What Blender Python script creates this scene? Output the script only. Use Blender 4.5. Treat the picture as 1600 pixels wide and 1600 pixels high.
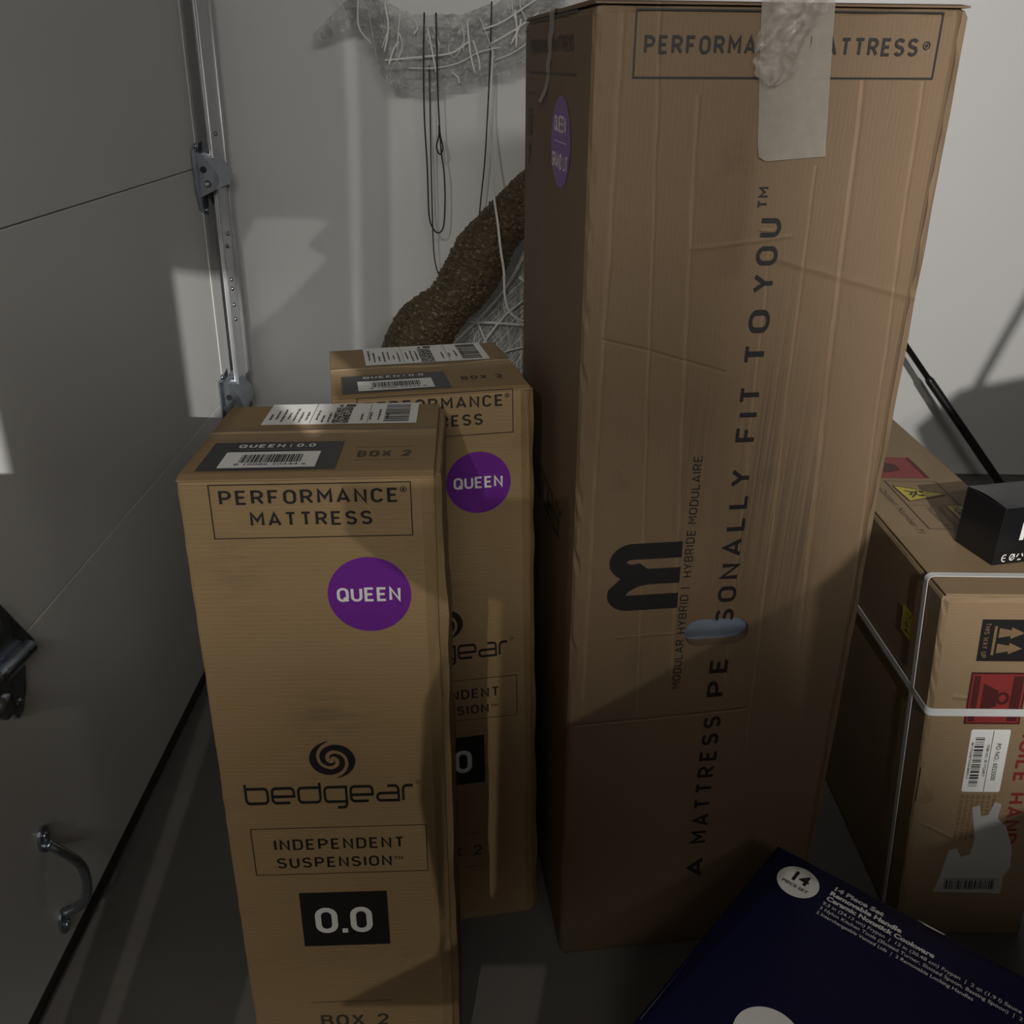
import bpy, bmesh, math, random
from mathutils import Vector, Matrix, noise
from math import pi, sin, cos, radians

S = bpy.context.scene
COL = S.collection
for o in list(bpy.data.objects):
    bpy.data.objects.remove(o)

# ------------------------------------------------------------------ camera, world, lights, exposure
cam = bpy.data.cameras.new('camera')
cam.sensor_width = 36.0
cam.lens = 33.21
cam.clip_start = 0.01
co = bpy.data.objects.new('camera', cam)
COL.objects.link(co)
co.matrix_world = Matrix(((0.99981, -0.01164, -0.01556, 0.0),
                          (-0.00921, 0.42114, -0.90695, 0.0),
                          (0.01711, 0.90692, 0.42095, 1.5),
                          (0, 0, 0, 1)))
S.camera = co

W = bpy.data.worlds.new('dim_world')
S.world = W
W.use_nodes = True
W.node_tree.nodes['Background'].inputs[0].default_value = (0.9, 0.93, 1.0, 1)
W.node_tree.nodes['Background'].inputs[1].default_value = 0.02

def lamp(name, kind, loc, energy, color, soft=0.02, aim=None, **kw):
    l = bpy.data.lights.new(name, kind)
    l.energy = energy
    l.color = color
    if kind != 'AREA':
        l.shadow_soft_size = soft
    for k, v in kw.items():
        setattr(l, k, v)
    o = bpy.data.objects.new(name, l)
    COL.objects.link(o)
    o.location = loc
    if aim:
        o.rotation_euler = (Vector(aim) - Vector(loc)).to_track_quat('-Z', 'Y').to_euler()
    return o
lamp('ceiling_bulb', 'POINT', (-0.45, -1.6, 2.35), 60.0, (1.0, 0.95, 0.87), 0.005)
lamp('work_lamp', 'SPOT', (0.45, -1.2, 2.0), 255.0, (1.0, 0.97, 0.94), 0.006, aim=(2.07, 2.8, 0.95),
     spot_size=radians(52), spot_blend=0.6)
lamp('door_patch_spot', 'SPOT', (0.9, -1.2, 2.0), 460.0, (1.0, 0.98, 0.95), 0.0015, aim=(-0.885, 2.3, 0.95),
     spot_size=radians(17), spot_blend=0.1)  # extra spot added only to make the bright patch on the garage door
lamp('soft_fill', 'AREA', (0.3, -1.5, 2.36), 31.0, (1.0, 0.98, 0.95), aim=(-0.4, 2.0, 1.6), shape='RECTANGLE', size=1.4, size_y=0.2)  # added soft fill that lifts the general brightness

S.view_settings.view_transform = 'Standard'
S.view_settings.look = 'None'
S.view_settings.gamma = 1.0
S.view_settings.use_curve_mapping = False
S.view_settings.exposure = 0.0

# ------------------------------------------------------------------ materials
class N:
    """tiny node-expression helper"""
    def __init__(s, name, alpha=False):
        s.m = bpy.data.materials.new(name)
        s.m.use_nodes = True
        s.t = s.m.node_tree
        s.b = s.t.nodes['Principled BSDF']
        s.out = s.t.nodes['Material Output']
        s.tc = s.t.nodes.new('ShaderNodeTexCoord')
    def link(s, a, b):
        if hasattr(a, 'links') or isinstance(a, bpy.types.NodeSocket):
            s.t.links.new(a, b)
        elif isinstance(a, (tuple, list)) and len(a) == 3 and b.type == 'RGBA':
            b.default_value = (*a, 1)
        else:
            b.default_value = a
    def math(s, op, a, b=0.0, c=0.0, clamp=False):
        n = s.t.nodes.new('ShaderNodeMath')
        n.operation = op
        n.use_clamp = clamp
        s.link(a, n.inputs[0]); s.link(b, n.inputs[1]); s.link(c, n.inputs[2])
        return n.outputs[0]
    def xyz(s):
        n = s.t.nodes.new('ShaderNodeSeparateXYZ')
        s.t.links.new(s.tc.outputs['Object'], n.inputs[0])
        return n.outputs
    def noise(s, scale, stretch=(1, 1, 1), detail=4, rough=0.55):
        mp = s.t.nodes.new('ShaderNodeMapping')
        mp.inputs['Scale'].default_value = stretch
        s.t.links.new(s.tc.outputs['Object'], mp.inputs[0])
        n = s.t.nodes.new('ShaderNodeTexNoise')
        n.inputs['Scale'].default_value = scale
        n.inputs['Detail'].default_value = detail
        n.inputs['Roughness'].default_value = rough
        s.t.links.new(mp.outputs[0], n.inputs['Vector'])
        return n.outputs['Fac']
    def ramp(s, f, a, b, lo=0.0, hi=1.0):
        n = s.t.nodes.new('ShaderNodeMapRange')
        s.link(f, n.inputs[0])
        for i, v in ((1, a), (2, b), (3, lo), (4, hi)):
            n.inputs[i].default_value = v
        return n.outputs[0]
    def mix(s, f, a, b):
        n = s.t.nodes.new('ShaderNodeMix')
        n.data_type = 'RGBA'
        s.link(f, n.inputs[0]); s.link(a, n.inputs[6]); s.link(b, n.inputs[7])
        return n.outputs[2]
    def bump(s, h, strength=0.3, dist=0.002):
        n = s.t.nodes.new('ShaderNodeBump')
        n.inputs['Strength'].default_value = strength
        n.inputs['Distance'].default_value = dist
        s.link(h, n.inputs['Height'])
        s.t.links.new(n.outputs[0], s.b.inputs['Normal'])
    def set(s, color=None, rough=None, metal=None, **kw):
        if color is not None: s.link(color, s.b.inputs['Base Color'])
        if rough is not None: s.link(rough, s.b.inputs['Roughness'])
        if metal is not None: s.link(metal, s.b.inputs['Metallic'])
        for k, v in kw.items(): s.link(v, s.b.inputs[k])
        return s.m

def plain(name, col, rough=0.6, metal=0.0, var=0.08, sc=12, bump=0.0):
    n = N(name)
    f = n.noise(sc)
    lo = tuple(c * (1 - var) for c in col); hi = tuple(min(1, c * (1 + var)) for c in col)
    if bump: n.bump(n.noise(sc * 12), bump, 0.002)
    return n.set(n.mix(f, lo, hi), rough, metal)

def cardboard(name, col, vertical=False, creases=(), hcreases=(), smudges=()):
    n = N(name)
    x, y, z = n.xyz()
    big = n.noise(2.5, detail=5)
    fib = n.noise(90, (6, 6, .35) if vertical else (.35, .35, 6), detail=2)
    lo = tuple(c * .84 for c in col); hi = tuple(c * 1.12 for c in col)
    c = n.mix(big, lo, hi)
    c = n.mix(n.ramp(fib, .35, .7, 0, .07), c, tuple(v * .62 for v in col))
    spot = n.ramp(n.noise(9, (1, 1, 1), detail=6, rough=.7), .60, .76, 0, .45)
    c = n.mix(spot, c, tuple(v * .6 for v in col))
    for (u0, v0, su, sv, amt) in smudges:      # rubbed-in dirt streaks
        g = n.math('ADD', n.math('POWER', n.math('DIVIDE', n.math('SUBTRACT', x, u0), su), 2),
                   n.math('POWER', n.math('DIVIDE', n.math('SUBTRACT', z, v0), sv), 2))
        g = n.math('POWER', 2.718, n.math('MULTIPLY', g, -1))
        st = n.noise(40, (7.5, 1, .05) if vertical else (.5, 1, 5), detail=2)
        g = n.math('MULTIPLY', g, n.ramp(st, .38, .68, 0, amt))
        c = n.mix(g, c, (.035, .028, .022))
    h = n.math('MULTIPLY', fib, .25)
    w = n.t.nodes.new('ShaderNodeTexWave')
    w.bands_direction = 'X' if vertical else 'Z'
    w.inputs['Scale'].default_value = 50
    n.t.links.new(n.tc.outputs['Object'], w.inputs['Vector'])
    h = n.math('ADD', h, n.math('MULTIPLY', w.outputs['Fac'], .05))
    wob = n.math('MULTIPLY', n.math('SUBTRACT', n.noise(5), .5), .012)
    worn = 0.0
    def ridge(coord, pos, slope, other, width, amp, lo_, hi_):
        d = n.math('SUBTRACT', n.math('ADD', coord, wob), n.math('ADD', n.math('MULTIPLY', other, slope), pos))
        g = n.math('POWER', 2.718, n.math('MULTIPLY', n.math('POWER', n.math('DIVIDE', d, width), 2), -1))
        m = n.math('MULTIPLY', n.math('GREATER_THAN', other, lo_), n.math('LESS_THAN', other, hi_))
        return n.math('MULTIPLY', n.math('MULTIPLY', g, m), amp)
    for (pos, slope, width, amp, a, b) in creases:
        rg = ridge(x, pos, slope, z, width, 1.0, a, b)
        worn = n.math('MAXIMUM', worn, rg)
        h = n.math('ADD', h, n.math('MULTIPLY', rg, amp * .8))
    for (pos, slope, width, amp, a, b) in hcreases:
        h = n.math('ADD', h, ridge(z, pos, slope, x, width, amp, a, b))
    if creases:
        worn = n.math('MULTIPLY', worn, n.ramp(n.noise(14), .3, .6, .10, .55))
        c = n.mix(worn, c, tuple(min(1, v * 1.5) for v in col))
    n.bump(h, .42, .004)
    return n.set(c, n.ramp(big, .3, .7, .62, .78), 0.0)

def clear_film(name, tint=(.9, .9, .9), opac=.18, rough=.12, var=.8, bump=.8, col=(.7, .69, .66)):
    n = N(name)
    tr = n.t.nodes.new('ShaderNodeBsdfTransparent')
    tr.inputs[0].default_value = (*tint, 1)
    mx = n.t.nodes.new('ShaderNodeMixShader')
    f = n.ramp(n.noise(70, detail=5), .35, .7, opac * (1 - var * .6), min(1, opac * (1 + var)))
    n.link(f, mx.inputs[0])
    n.t.links.new(tr.outputs[0], mx.inputs[1])
    n.t.links.new(n.b.outputs[0], mx.inputs[2])
    n.t.links.new(mx.outputs[0], n.out.inputs[0])
    n.bump(n.noise(45, detail=5), bump, .006)
    n.set(col, rough, 0.0)
    return n.m

M = {}
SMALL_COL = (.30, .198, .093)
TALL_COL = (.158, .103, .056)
M['box'] = cardboard('kraft_cardboard_small', SMALL_COL, False,
                     smudges=((.14, .73, .05, .05, .35), (.04, .93, .03, .06, .25)))
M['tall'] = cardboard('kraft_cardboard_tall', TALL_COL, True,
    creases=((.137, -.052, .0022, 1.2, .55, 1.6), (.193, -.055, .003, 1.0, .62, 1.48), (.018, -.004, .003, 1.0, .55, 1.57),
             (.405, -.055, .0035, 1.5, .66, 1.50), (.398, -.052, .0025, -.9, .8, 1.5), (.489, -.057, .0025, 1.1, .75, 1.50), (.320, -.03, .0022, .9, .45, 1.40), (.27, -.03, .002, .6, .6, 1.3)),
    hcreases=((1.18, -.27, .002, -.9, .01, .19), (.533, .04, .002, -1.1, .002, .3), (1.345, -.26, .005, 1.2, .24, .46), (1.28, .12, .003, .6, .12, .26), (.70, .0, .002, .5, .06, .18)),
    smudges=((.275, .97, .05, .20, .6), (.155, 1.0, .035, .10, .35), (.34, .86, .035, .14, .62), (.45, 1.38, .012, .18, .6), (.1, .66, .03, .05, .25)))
M['ship'] = cardboard('kraft_cardboard_shipping', (.275, .190, .105), False,
                      hcreases=((.60, -.15, .004, 1.4, 0, .08), (.30, -.5, .004, 1.4, .0, .07)))
M['edge'] = cardboard('cut_cardboard_edge', (.20, .13, .065), False)
M['ink'] = plain('black_ink', (.012, .011, .010), .55)
M['ink_soft'] = plain('faded_black_ink', (.055, .045, .035), .6)
M['slate'] = plain('dark_grey_print', (.045, .045, .048), .45)
M['purple'] = plain('purple_print', (.155, .022, .27), .4, var=.15)
M['white'] = plain('white_paper', (.84, .83, .79), .55, var=.05)
M['printwhite'] = plain('white_print', (.78, .76, .72), .55, var=.06)
M['red'] = plain('red_print', (.24, .03, .027), .55, var=.2, sc=60)
M['darkred'] = plain('dark_red_print', (.07, .012, .011), .6)
M['yellow'] = plain('yellow_print', (.52, .42, .05), .55)
M['greyprint'] = plain('grey_print', (.2, .2, .2), .6, var=.3, sc=200)
M['tape'] = clear_film('clear_packing_tape', (.98, .98, .98), .07, .14, .8, .8, (.5, .48, .45))
M['masking'] = clear_film('milky_packing_tape', (.9, .9, .9), .60, .36, .08, .10, (.36, .325, .275))
M['film'] = clear_film('crumpled_clear_tape', (.90, .89, .87), .21, .05, .8, .6, (.55, .52, .47))
M['strap'] = plain('white_plastic_strap', (.66, .66, .64), .4, bump=.2, sc=40)
M['blackcard'] = plain('black_glossy_card', (.010, .010, .011), .32)
M['navy'] = plain('navy_printed_card', (.004, .005, .036), .36, var=.05)
M['navy'].node_tree.nodes['Principled BSDF'].inputs['Specular IOR Level'].default_value = .25
M['wrap'] = plain('grey_blue_plastic_wrap', (.15, .18, .23), .3, var=.2, sc=20)
M['black_cord'] = plain('black_rubber_cord', (.012, .012, .012), .5)
M['white_cord'] = plain('white_cable', (.74, .73, .69), .5)
M['pole'] = plain('black_painted_pole', (.012, .012, .012), .35)
M['wire'] = plain('white_wire', (.78, .77, .74), .35)
M['steel'] = None

def galvanised(name, col, rough, metal=1.0):
    n = N(name)
    f = n.noise(35, (1, 1, .3), detail=5)
    n.bump(n.noise(90), .15, .001)
    return n.set(n.mix(f, tuple(c * .7 for c in col), col), n.ramp(f, .3, .7, rough, rough + .18), metal)
M['steel'] = galvanised('galvanised_steel', (.74, .75, .76), .36, .6)
M['zinc'] = galvanised('zinc_plated_steel', (.50, .55, .62), .22)

def wall_mat(name, col, bump):
    n = N(name)
    f = n.noise(1.6, detail=6)
    f2 = n.ramp(n.noise(22, detail=5, rough=.7), .66, .8, 0, .12)
    c = n.mix(f, tuple(v * .93 for v in col), col)
    c = n.mix(f2, c, tuple(v * .6 for v in col))
    n.bump(n.noise(160, detail=3), bump, .0015)
    return n.set(c, .62)
M['wall'] = wall_mat('painted_drywall', (.74, .735, .72), .12)
M['bare'] = wall_mat('unpainted_gypsum', (.07, .068, .064), .1)
M['door'] = wall_mat('white_painted_steel_door', (.66, .655, .63), .05)
M['door'].node_tree.nodes['Principled BSDF'].inputs['Roughness'].default_value = .45
M['seal'] = plain('brown_rubber_seal', (.030, .020, .016), .7)
def concrete():
    n = N('garage_concrete')
    a = n.noise(2.2, detail=7, rough=.6)
    b = n.noise(30, detail=6, rough=.7)
    c = n.mix(a, (.09, .083, .072), (.19, .178, .162))
    c = n.mix(n.ramp(b, .55, .75, 0, .5), c, (.12, .11, .10))
    v = n.noise(5, (1, 2, 1), detail=8, rough=.75)
    c = n.mix(n.ramp(v, .62, .70, 0, .7), c, (.10, .08, .07))
    n.bump(b, .25, .003)
    return n.set(c, n.ramp(a, .3, .7, .45, .75))
M['concrete'] = concrete()
def tinsel():
    n = N('brown_tinsel')
    f = n.noise(120, (1, 1, 1), detail=4, rough=.7)
    f3 = n.noise(14, detail=3)
    c = n.mix(f3, (.060, .040, .018), (.12, .082, .038))
    c = n.mix(n.ramp(f, .54, .68, 0, .75), c, (.50, .42, .30))
    n.bump(f, .9, .006)
    return n.set(c, .42, n.ramp(f, .5, .7, .1, .6))
M['tinsel'] = tinsel()
def net_mat():
    n = N('white_netting')
    a = n.noise(30, (1, 1, 1.4), detail=6, rough=.75)
    patch = n.noise(16, (1, 1, .6), detail=3)
    alpha = n.math('ADD', n.ramp(a, .34, .66, .38, .66), n.ramp(patch, .45, .62, -.12, .20), clamp=True)
    n.bump(n.noise(90, detail=3), .4, .004)
    c = n.mix(n.ramp(a, .46, .66), (.36, .36, .345), (.66, .66, .64))
    n.set(c, n.ramp(patch, .4, .6, .16, .5))
    n.link(alpha, n.b.inputs['Alpha'])
    return n.m
M['net'] = net_mat()

# ------------------------------------------------------------------ object helpers
def finish(name, bm, mat, parent=None, smooth=False):
    me = bpy.data.meshes.new(name)
    bm.normal_update()
    bm.to_mesh(me)
    bm.free()
    mats = mat if isinstance(mat, (list, tuple)) else [mat]
    for m in mats: me.materials.append(m)
    if smooth:
        for p in me.polygons: p.use_smooth = True
    o = bpy.data.objects.new(name, me)
    COL.objects.link(o)
    if parent: o.parent = parent
    return o
def thing(name, label, cat, loc=(0, 0, 0), rz=0.0, group=None):
    o = bpy.data.objects.new(name, None)
    o.empty_display_size = .05
    COL.objects.link(o)
    o.location = loc
    o.rotation_euler = (0, 0, rz)
    return tag(o, label, cat, group)
def tag(o, label, cat, group=None):
    o['label'] = label; o['category'] = cat
    if group: o['group'] = group
    return o
def struct(o):
    o['kind'] = 'structure'
    return o
def lab(o, label):
    o['label'] = label
    return o
def bm_box(bm, x0, x1, y0, y1, z0, z1, bev=0.0, seg=2):
    r = bmesh.ops.create_cube(bm, size=1.0)
    for v in r['verts']:
        v.co = Vector((x0 if v.co.x < 0 else x1, y0 if v.co.y < 0 else y1, z0 if v.co.z < 0 else z1))
    if bev:
        es = list({e for v in r['verts'] for e in v.link_edges})
        bmesh.ops.bevel(bm, geom=es, offset=bev, segments=seg, affect='EDGES', profile=.6)
    return bm
def box(name, mat, parent, *a, **k):
    return finish(name, bm_box(bmesh.new(), *a, **k), mat, parent)
def bm_tube(bm, pts, rad, sides=8, cap=True):
    """tube through pts; rad is a number or one radius per point"""
    pts = [Vector(p) for p in pts]
    rings, up = [], None
    for i, p in enumerate(pts):
        t = (pts[min(i + 1, len(pts) - 1)] - pts[max(i - 1, 0)]).normalized()
        if up is None:
            up = t.orthogonal().normalized()
        up = (up - t * up.dot(t))
        up = up.normalized() if up.length > 1e-6 else t.orthogonal().normalized()
        s = t.cross(up)
        r = rad if not hasattr(rad, '__len__') else rad[i]
        rings.append([bm.verts.new(p + (up * cos(a) + s * sin(a)) * r) for a in (2 * pi * k / sides for k in range(sides))])
    for a, b in zip(rings, rings[1:]):
        for k in range(sides):
            bm.faces.new((a[k], a[(k + 1) % sides], b[(k + 1) % sides], b[k]))
    if cap:
        bm.faces.new(rings[0][::-1]); bm.faces.new(rings[-1])
    return bm
def spline(pts, n=6):
    P = [Vector(p) for p in pts]
    P = [P[0] * 2 - P[1]] + P + [P[-1] * 2 - P[-2]]
    out = []
    for i in range(1, len(P) - 2):
        for k in range(n):
            t = k / n
            a, b, c, d = P[i - 1], P[i], P[i + 1], P[i + 2]
            out.append(.5 * ((2 * b) + (c - a) * t + (2 * a - 5 * b + 4 * c - d) * t * t + (3 * b - a - 3 * c + d) * t ** 3))
    out.append(P[-2])
    return out
def tube(name, mat, parent, pts, rad, n=6, sides=8):
    q = spline(pts, n) if n > 1 else pts
    return finish(name, bm_tube(bmesh.new(), q, rad, sides), mat, parent, smooth=True)
def bm_lathe(bm, prof, seg=20, mtx=None):
    rings = []
    for r, h in prof:
        rings.append([bm.verts.new(Vector((r * cos(2 * pi * k / seg), r * sin(2 * pi * k / seg), h))) for k in range(seg)])
    for a, b in zip(rings, rings[1:]):
        for k in range(seg):
            bm.faces.new((a[k], a[(k + 1) % seg], b[(k + 1) % seg], b[k]))
    bm.faces.new(rings[0][::-1]); bm.faces.new(rings[-1])
    if mtx is not None:
        for rg in rings:
            for v in rg: v.co = mtx @ v.co
    return bm

# ------------------------------------------------------------------ flat print: polygons in a (u,v) plane, mapped on to a face
def arc(cx, cy, rx, ry, a0, a1, n=9):
    return [(cx + rx * cos(radians(a0 + (a1 - a0) * i / n)), cy + ry * sin(radians(a0 + (a1 - a0) * i / n))) for i in range(n + 1)]
def stroke(pts, t, closed=False):
    """mitred quads along a polyline"""
    P = []
    for p in pts:
        v = Vector((p[0], p[1]))
        if not P or (v - P[-1]).length > 1e-5: P.append(v)
    if closed and (P[0] - P[-1]).length < 1e-6: P = P[:-1]
    n = len(P)
    L, R = [], []
    for i in range(n):
        a = P[i - 1] if (closed or i > 0) else None
        b = P[(i + 1) % n] if (closed or i < n - 1) else None
        d1 = (P[i] - a).normalized() if a is not None else (b - P[i]).normalized()
        d2 = (b - P[i]).normalized() if b is not None else d1
        m = (d1 + d2)
        m = m.normalized() if m.length > 1e-5 else d1
        nn = Vector((-m.y, m.x))
        k = max(.45, nn.dot(Vector((-d1.y, d1.x))))
        off = nn * (t / 2 / k)
        L.append(P[i] + off); R.append(P[i] - off)
    q = []
    for i in range(n if closed else n - 1):
        j = (i + 1) % n
        q.append([L[i], R[i], R[j], L[j]])
    return [[(v.x, v.y) for v in f] for f in q]
def ov(x0, x1):     # straight-sided oval
    r = (x1 - x0) / 2; c = (x0 + x1) / 2
    return arc(c, 1 - r, r, r, 180, 0) + arc(c, r, r, r, 0, -180) + [(x0, 1 - r)]
G = {
 'A': (.66, [[(0, 0), (.33, 1), (.66, 0)], [(.11, .27), (.55, .27)]]),
 'B': (.56, [[(0, .53), (.32, .53)] + arc(.32, .765, .22, .235, -90, 90) + [(0, 1), (0, 0), (.32, 0)] + arc(.32, .265, .25, .265, -90, 90)]),
 'C': (.56, [arc(.29, .71, .29, .29, 15, 180) + arc(.29, .29, .29, .29, 180, 345)]),
 'D': (.58, [[(0, 0), (0, 1), (.29, 1)] + arc(.29, .71, .29, .29, 90, 0) + arc(.29, .29, .29, .29, 0, -90) + [(0, 0)]]),
 'E': (.5, [[(.5, 1), (0, 1), (0, 0), (.5, 0)], [(0, .51), (.43, .51)]]),
 'F': (.5, [[(.5, 1), (0, 1), (0, 0)], [(0, .49), (.43, .49)]]),
 'G': (.58, [arc(.29, .71, .29, .29, 15, 180) + arc(.29, .29, .29, .29, 180, 360) + [(.58, .47), (.31, .47)]]),
 'H': (.58, [[(0, 0), (0, 1)], [(.58, 0), (.58, 1)], [(0, .5), (.58, .5)]]),
 'I': (.0, [[(0, 0), (0, 1)]]),
 'K': (.56, [[(0, 0), (0, 1)], [(.54, 1), (0, .36)], [(.2, .6), (.58, 0)]]),
 'L': (.48, [[(0, 1), (0, 0), (.48, 0)]]),
 'M': (.72, [[(0, 0), (0, 1), (.36, .38), (.72, 1), (.72, 0)]]),
 'N': (.58, [[(0, 0), (0, 1), (.58, 0), (.58, 1)]]),
 'O': (.6, [ov(0, .6)]), 'Q': (.6, [ov(0, .6), [(.36, .26), (.64, -.04)]]), '0': (.56, [ov(0, .56)]),
 'P': (.56, [[(0, 0), (0, 1), (.29, 1)] + arc(.29, .725, .27, .275, 90, -90) + [(0, .45)]]),
 'R': (.58, [[(0, 0), (0, 1), (.29, 1)] + arc(.29, .735, .27, .265, 90, -90) + [(0, .47)], [(.29, .47), (.58, 0)]]),
 'S': (.56, [arc(.28, .755, .28, .245, 22, 270) + arc(.28, .255, .28, .255, 90, -158)]),
 'T': (.56, [[(0, 1), (.56, 1)], [(.28, 0), (.28, 1)]]),
 'U': (.58, [[(0, 1)] + arc(.29, .29, .29, .29, 180, 360) + [(.58, 1)]]),
 'V': (.62, [[(0, 1), (.31, 0), (.62, 1)]]),
 'W': (.9, [[(0, 1), (.22, 0), (.45, .8), (.68, 0), (.9, 1)]]),
 'X': (.58, [[(0, 1), (.58, 0)], [(0, 0), (.58, 1)]]),
 'Y': (.6, [[(0, 1), (.3, .45), (.6, 1)], [(.3, .45), (.3, 0)]]),
 '1': (.3, [[(0, .78), (.3, 1), (.3, 0)]]),
 '2': (.54, [arc(.27, .725, .27, .275, 170, -38) + [(0, 0), (.54, 0)]]),
 '4': (.56, [[(.4, 0), (.4, 1), (0, .25), (.56, .25)]]),
 '6': (.54, [arc(.27, .27, .27, .27, 180, -180) , [(0, .27), (.36, 1)]]),
 '7': (.52, [[(0, 1), (.52, 1), (.16, 0)]]),
 '.': (.0, [[(0, -.06), (0, .1)]]), '|': (.0, [[(0, -.05), (0, 1.05)]]), ' ': (.22, []),
}
def din(text, t=.15, track=.16):
    """stroke lettering, cap height 1; returns polygons and the total width"""
    polys, x = [], 0.0
    for ch in text:
        w, st = G[ch]
        k = 1 - t
        for s in st:
            closed = len(s) > 3 and abs(s[0][0] - s[-1][0]) < 1e-6 and abs(s[0][1] - s[-1][1]) < 1e-6
            polys += stroke([(x + t / 2 + px * k, t / 2 + py * k) for px, py in s], t, closed)
        x += w * k + t + track
    return polys, x - track
def fit(polys, width, u0, v0, u1, h, sx=None):
    """scale lettering to the span u0..u1 and height h, baseline at v0"""
    s = (u1 - u0) / width
    return [[(u0 + x * s, v0 + y * h) for x, y in p] for p in polys]
def line_text(text, u0, v0, u1, h, t=.15, track=.16):
    p, w = din(text, t, track)
    return fit(p, w, u0, v0, u1, h)
def rect(u0, v0, u1, v1): return [(u0, v0), (u1, v0), (u1, v1), (u0, v1)]
def frame(u0, v0, u1, v1, t):
    return [rect(u0, v0, u1, v0 + t), rect(u0, v1 - t, u1, v1), rect(u0, v0 + t, u0 + t, v1 - t), rect(u1 - t, v0 + t, u1, v1 - t)]
def disc(cx, cy, rx, ry, n=40): return [(cx + rx * cos(2 * pi * k / n), cy + ry * sin(2 * pi * k / n)) for k in range(n)]
def rrect(u0, v0, u1, v1, r): return arc(u1 - r, v1 - r, r, r, 0, 90, 4) + arc(u0 + r, v1 - r, r, r, 90, 180, 4) + arc(u0 + r, v0 + r, r, r, 180, 270, 4) + arc(u1 - r, v0 + r, r, r, 270, 360, 4)
def bars(u0, v0, u1, v1, seed, unit, vert=True):
    rnd = random.Random(seed); out = []; a = u0 if vert else v0; end = u1 if vert else v1
    while a < end:
        w = unit * rnd.choice((1, 1, 2, 3))
        b = min(end, a + w)
        out.append(rect(a, v0, b, v1) if vert else rect(u0, a, u1, b))
        a = b + unit * rnd.choice((1, 1, 2))
    return out
def bfont(text, h, bold=0.0, track=1.0):
    """lettering in Blender's built-in typeface as polygons; returns polygons and width, cap height h"""
    c = bpy.data.curves.new('lettering', 'FONT')
    c.body = text; c.size = h / .7; c.offset = bold * h; c.space_character = track; c.resolution_u = 3
    o = bpy.data.objects.new('lettering', c)
    COL.objects.link(o)
    dg = bpy.context.evaluated_depsgraph_get()
    me = bpy.data.meshes.new_from_object(o.evaluated_get(dg))
    polys = [[(me.vertices[i].co.x, me.vertices[i].co.y) for i in p.vertices] for p in me.polygons]
    bpy.data.objects.remove(o); bpy.data.curves.remove(c)
    xs = [p[0] for f in polys for p in f]
    return polys, (max(xs) if xs else 0)
def place(polys, u, v, sx=1.0): return [[(u + x * sx, v + y) for x, y in p] for p in polys]
def turn(polys, u, v, up=True):
    """rotate lettering: reading upwards (letters' tops to -u) or downwards (tops to +u), starting at (u,v)"""
    return [[(u - y, v + x) if up else (u + y, v - x) for x, y in p] for p in polys]
def decal(name, polys, face, mat, parent, lift=.0008):
    bm = bmesh.new()
    step = min(1e-5, 3e-4 / max(1, len(polys)))
    for i, p in enumerate(polys):
        vs = [bm.verts.new(face(u, v, lift + i * step)) for u, v in p]
        try: bm.faces.new(vs)
        except ValueError: pass
    bmesh.ops.recalc_face_normals(bm, faces=bm.faces)
    return finish(name, bm, mat, parent)

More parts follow.
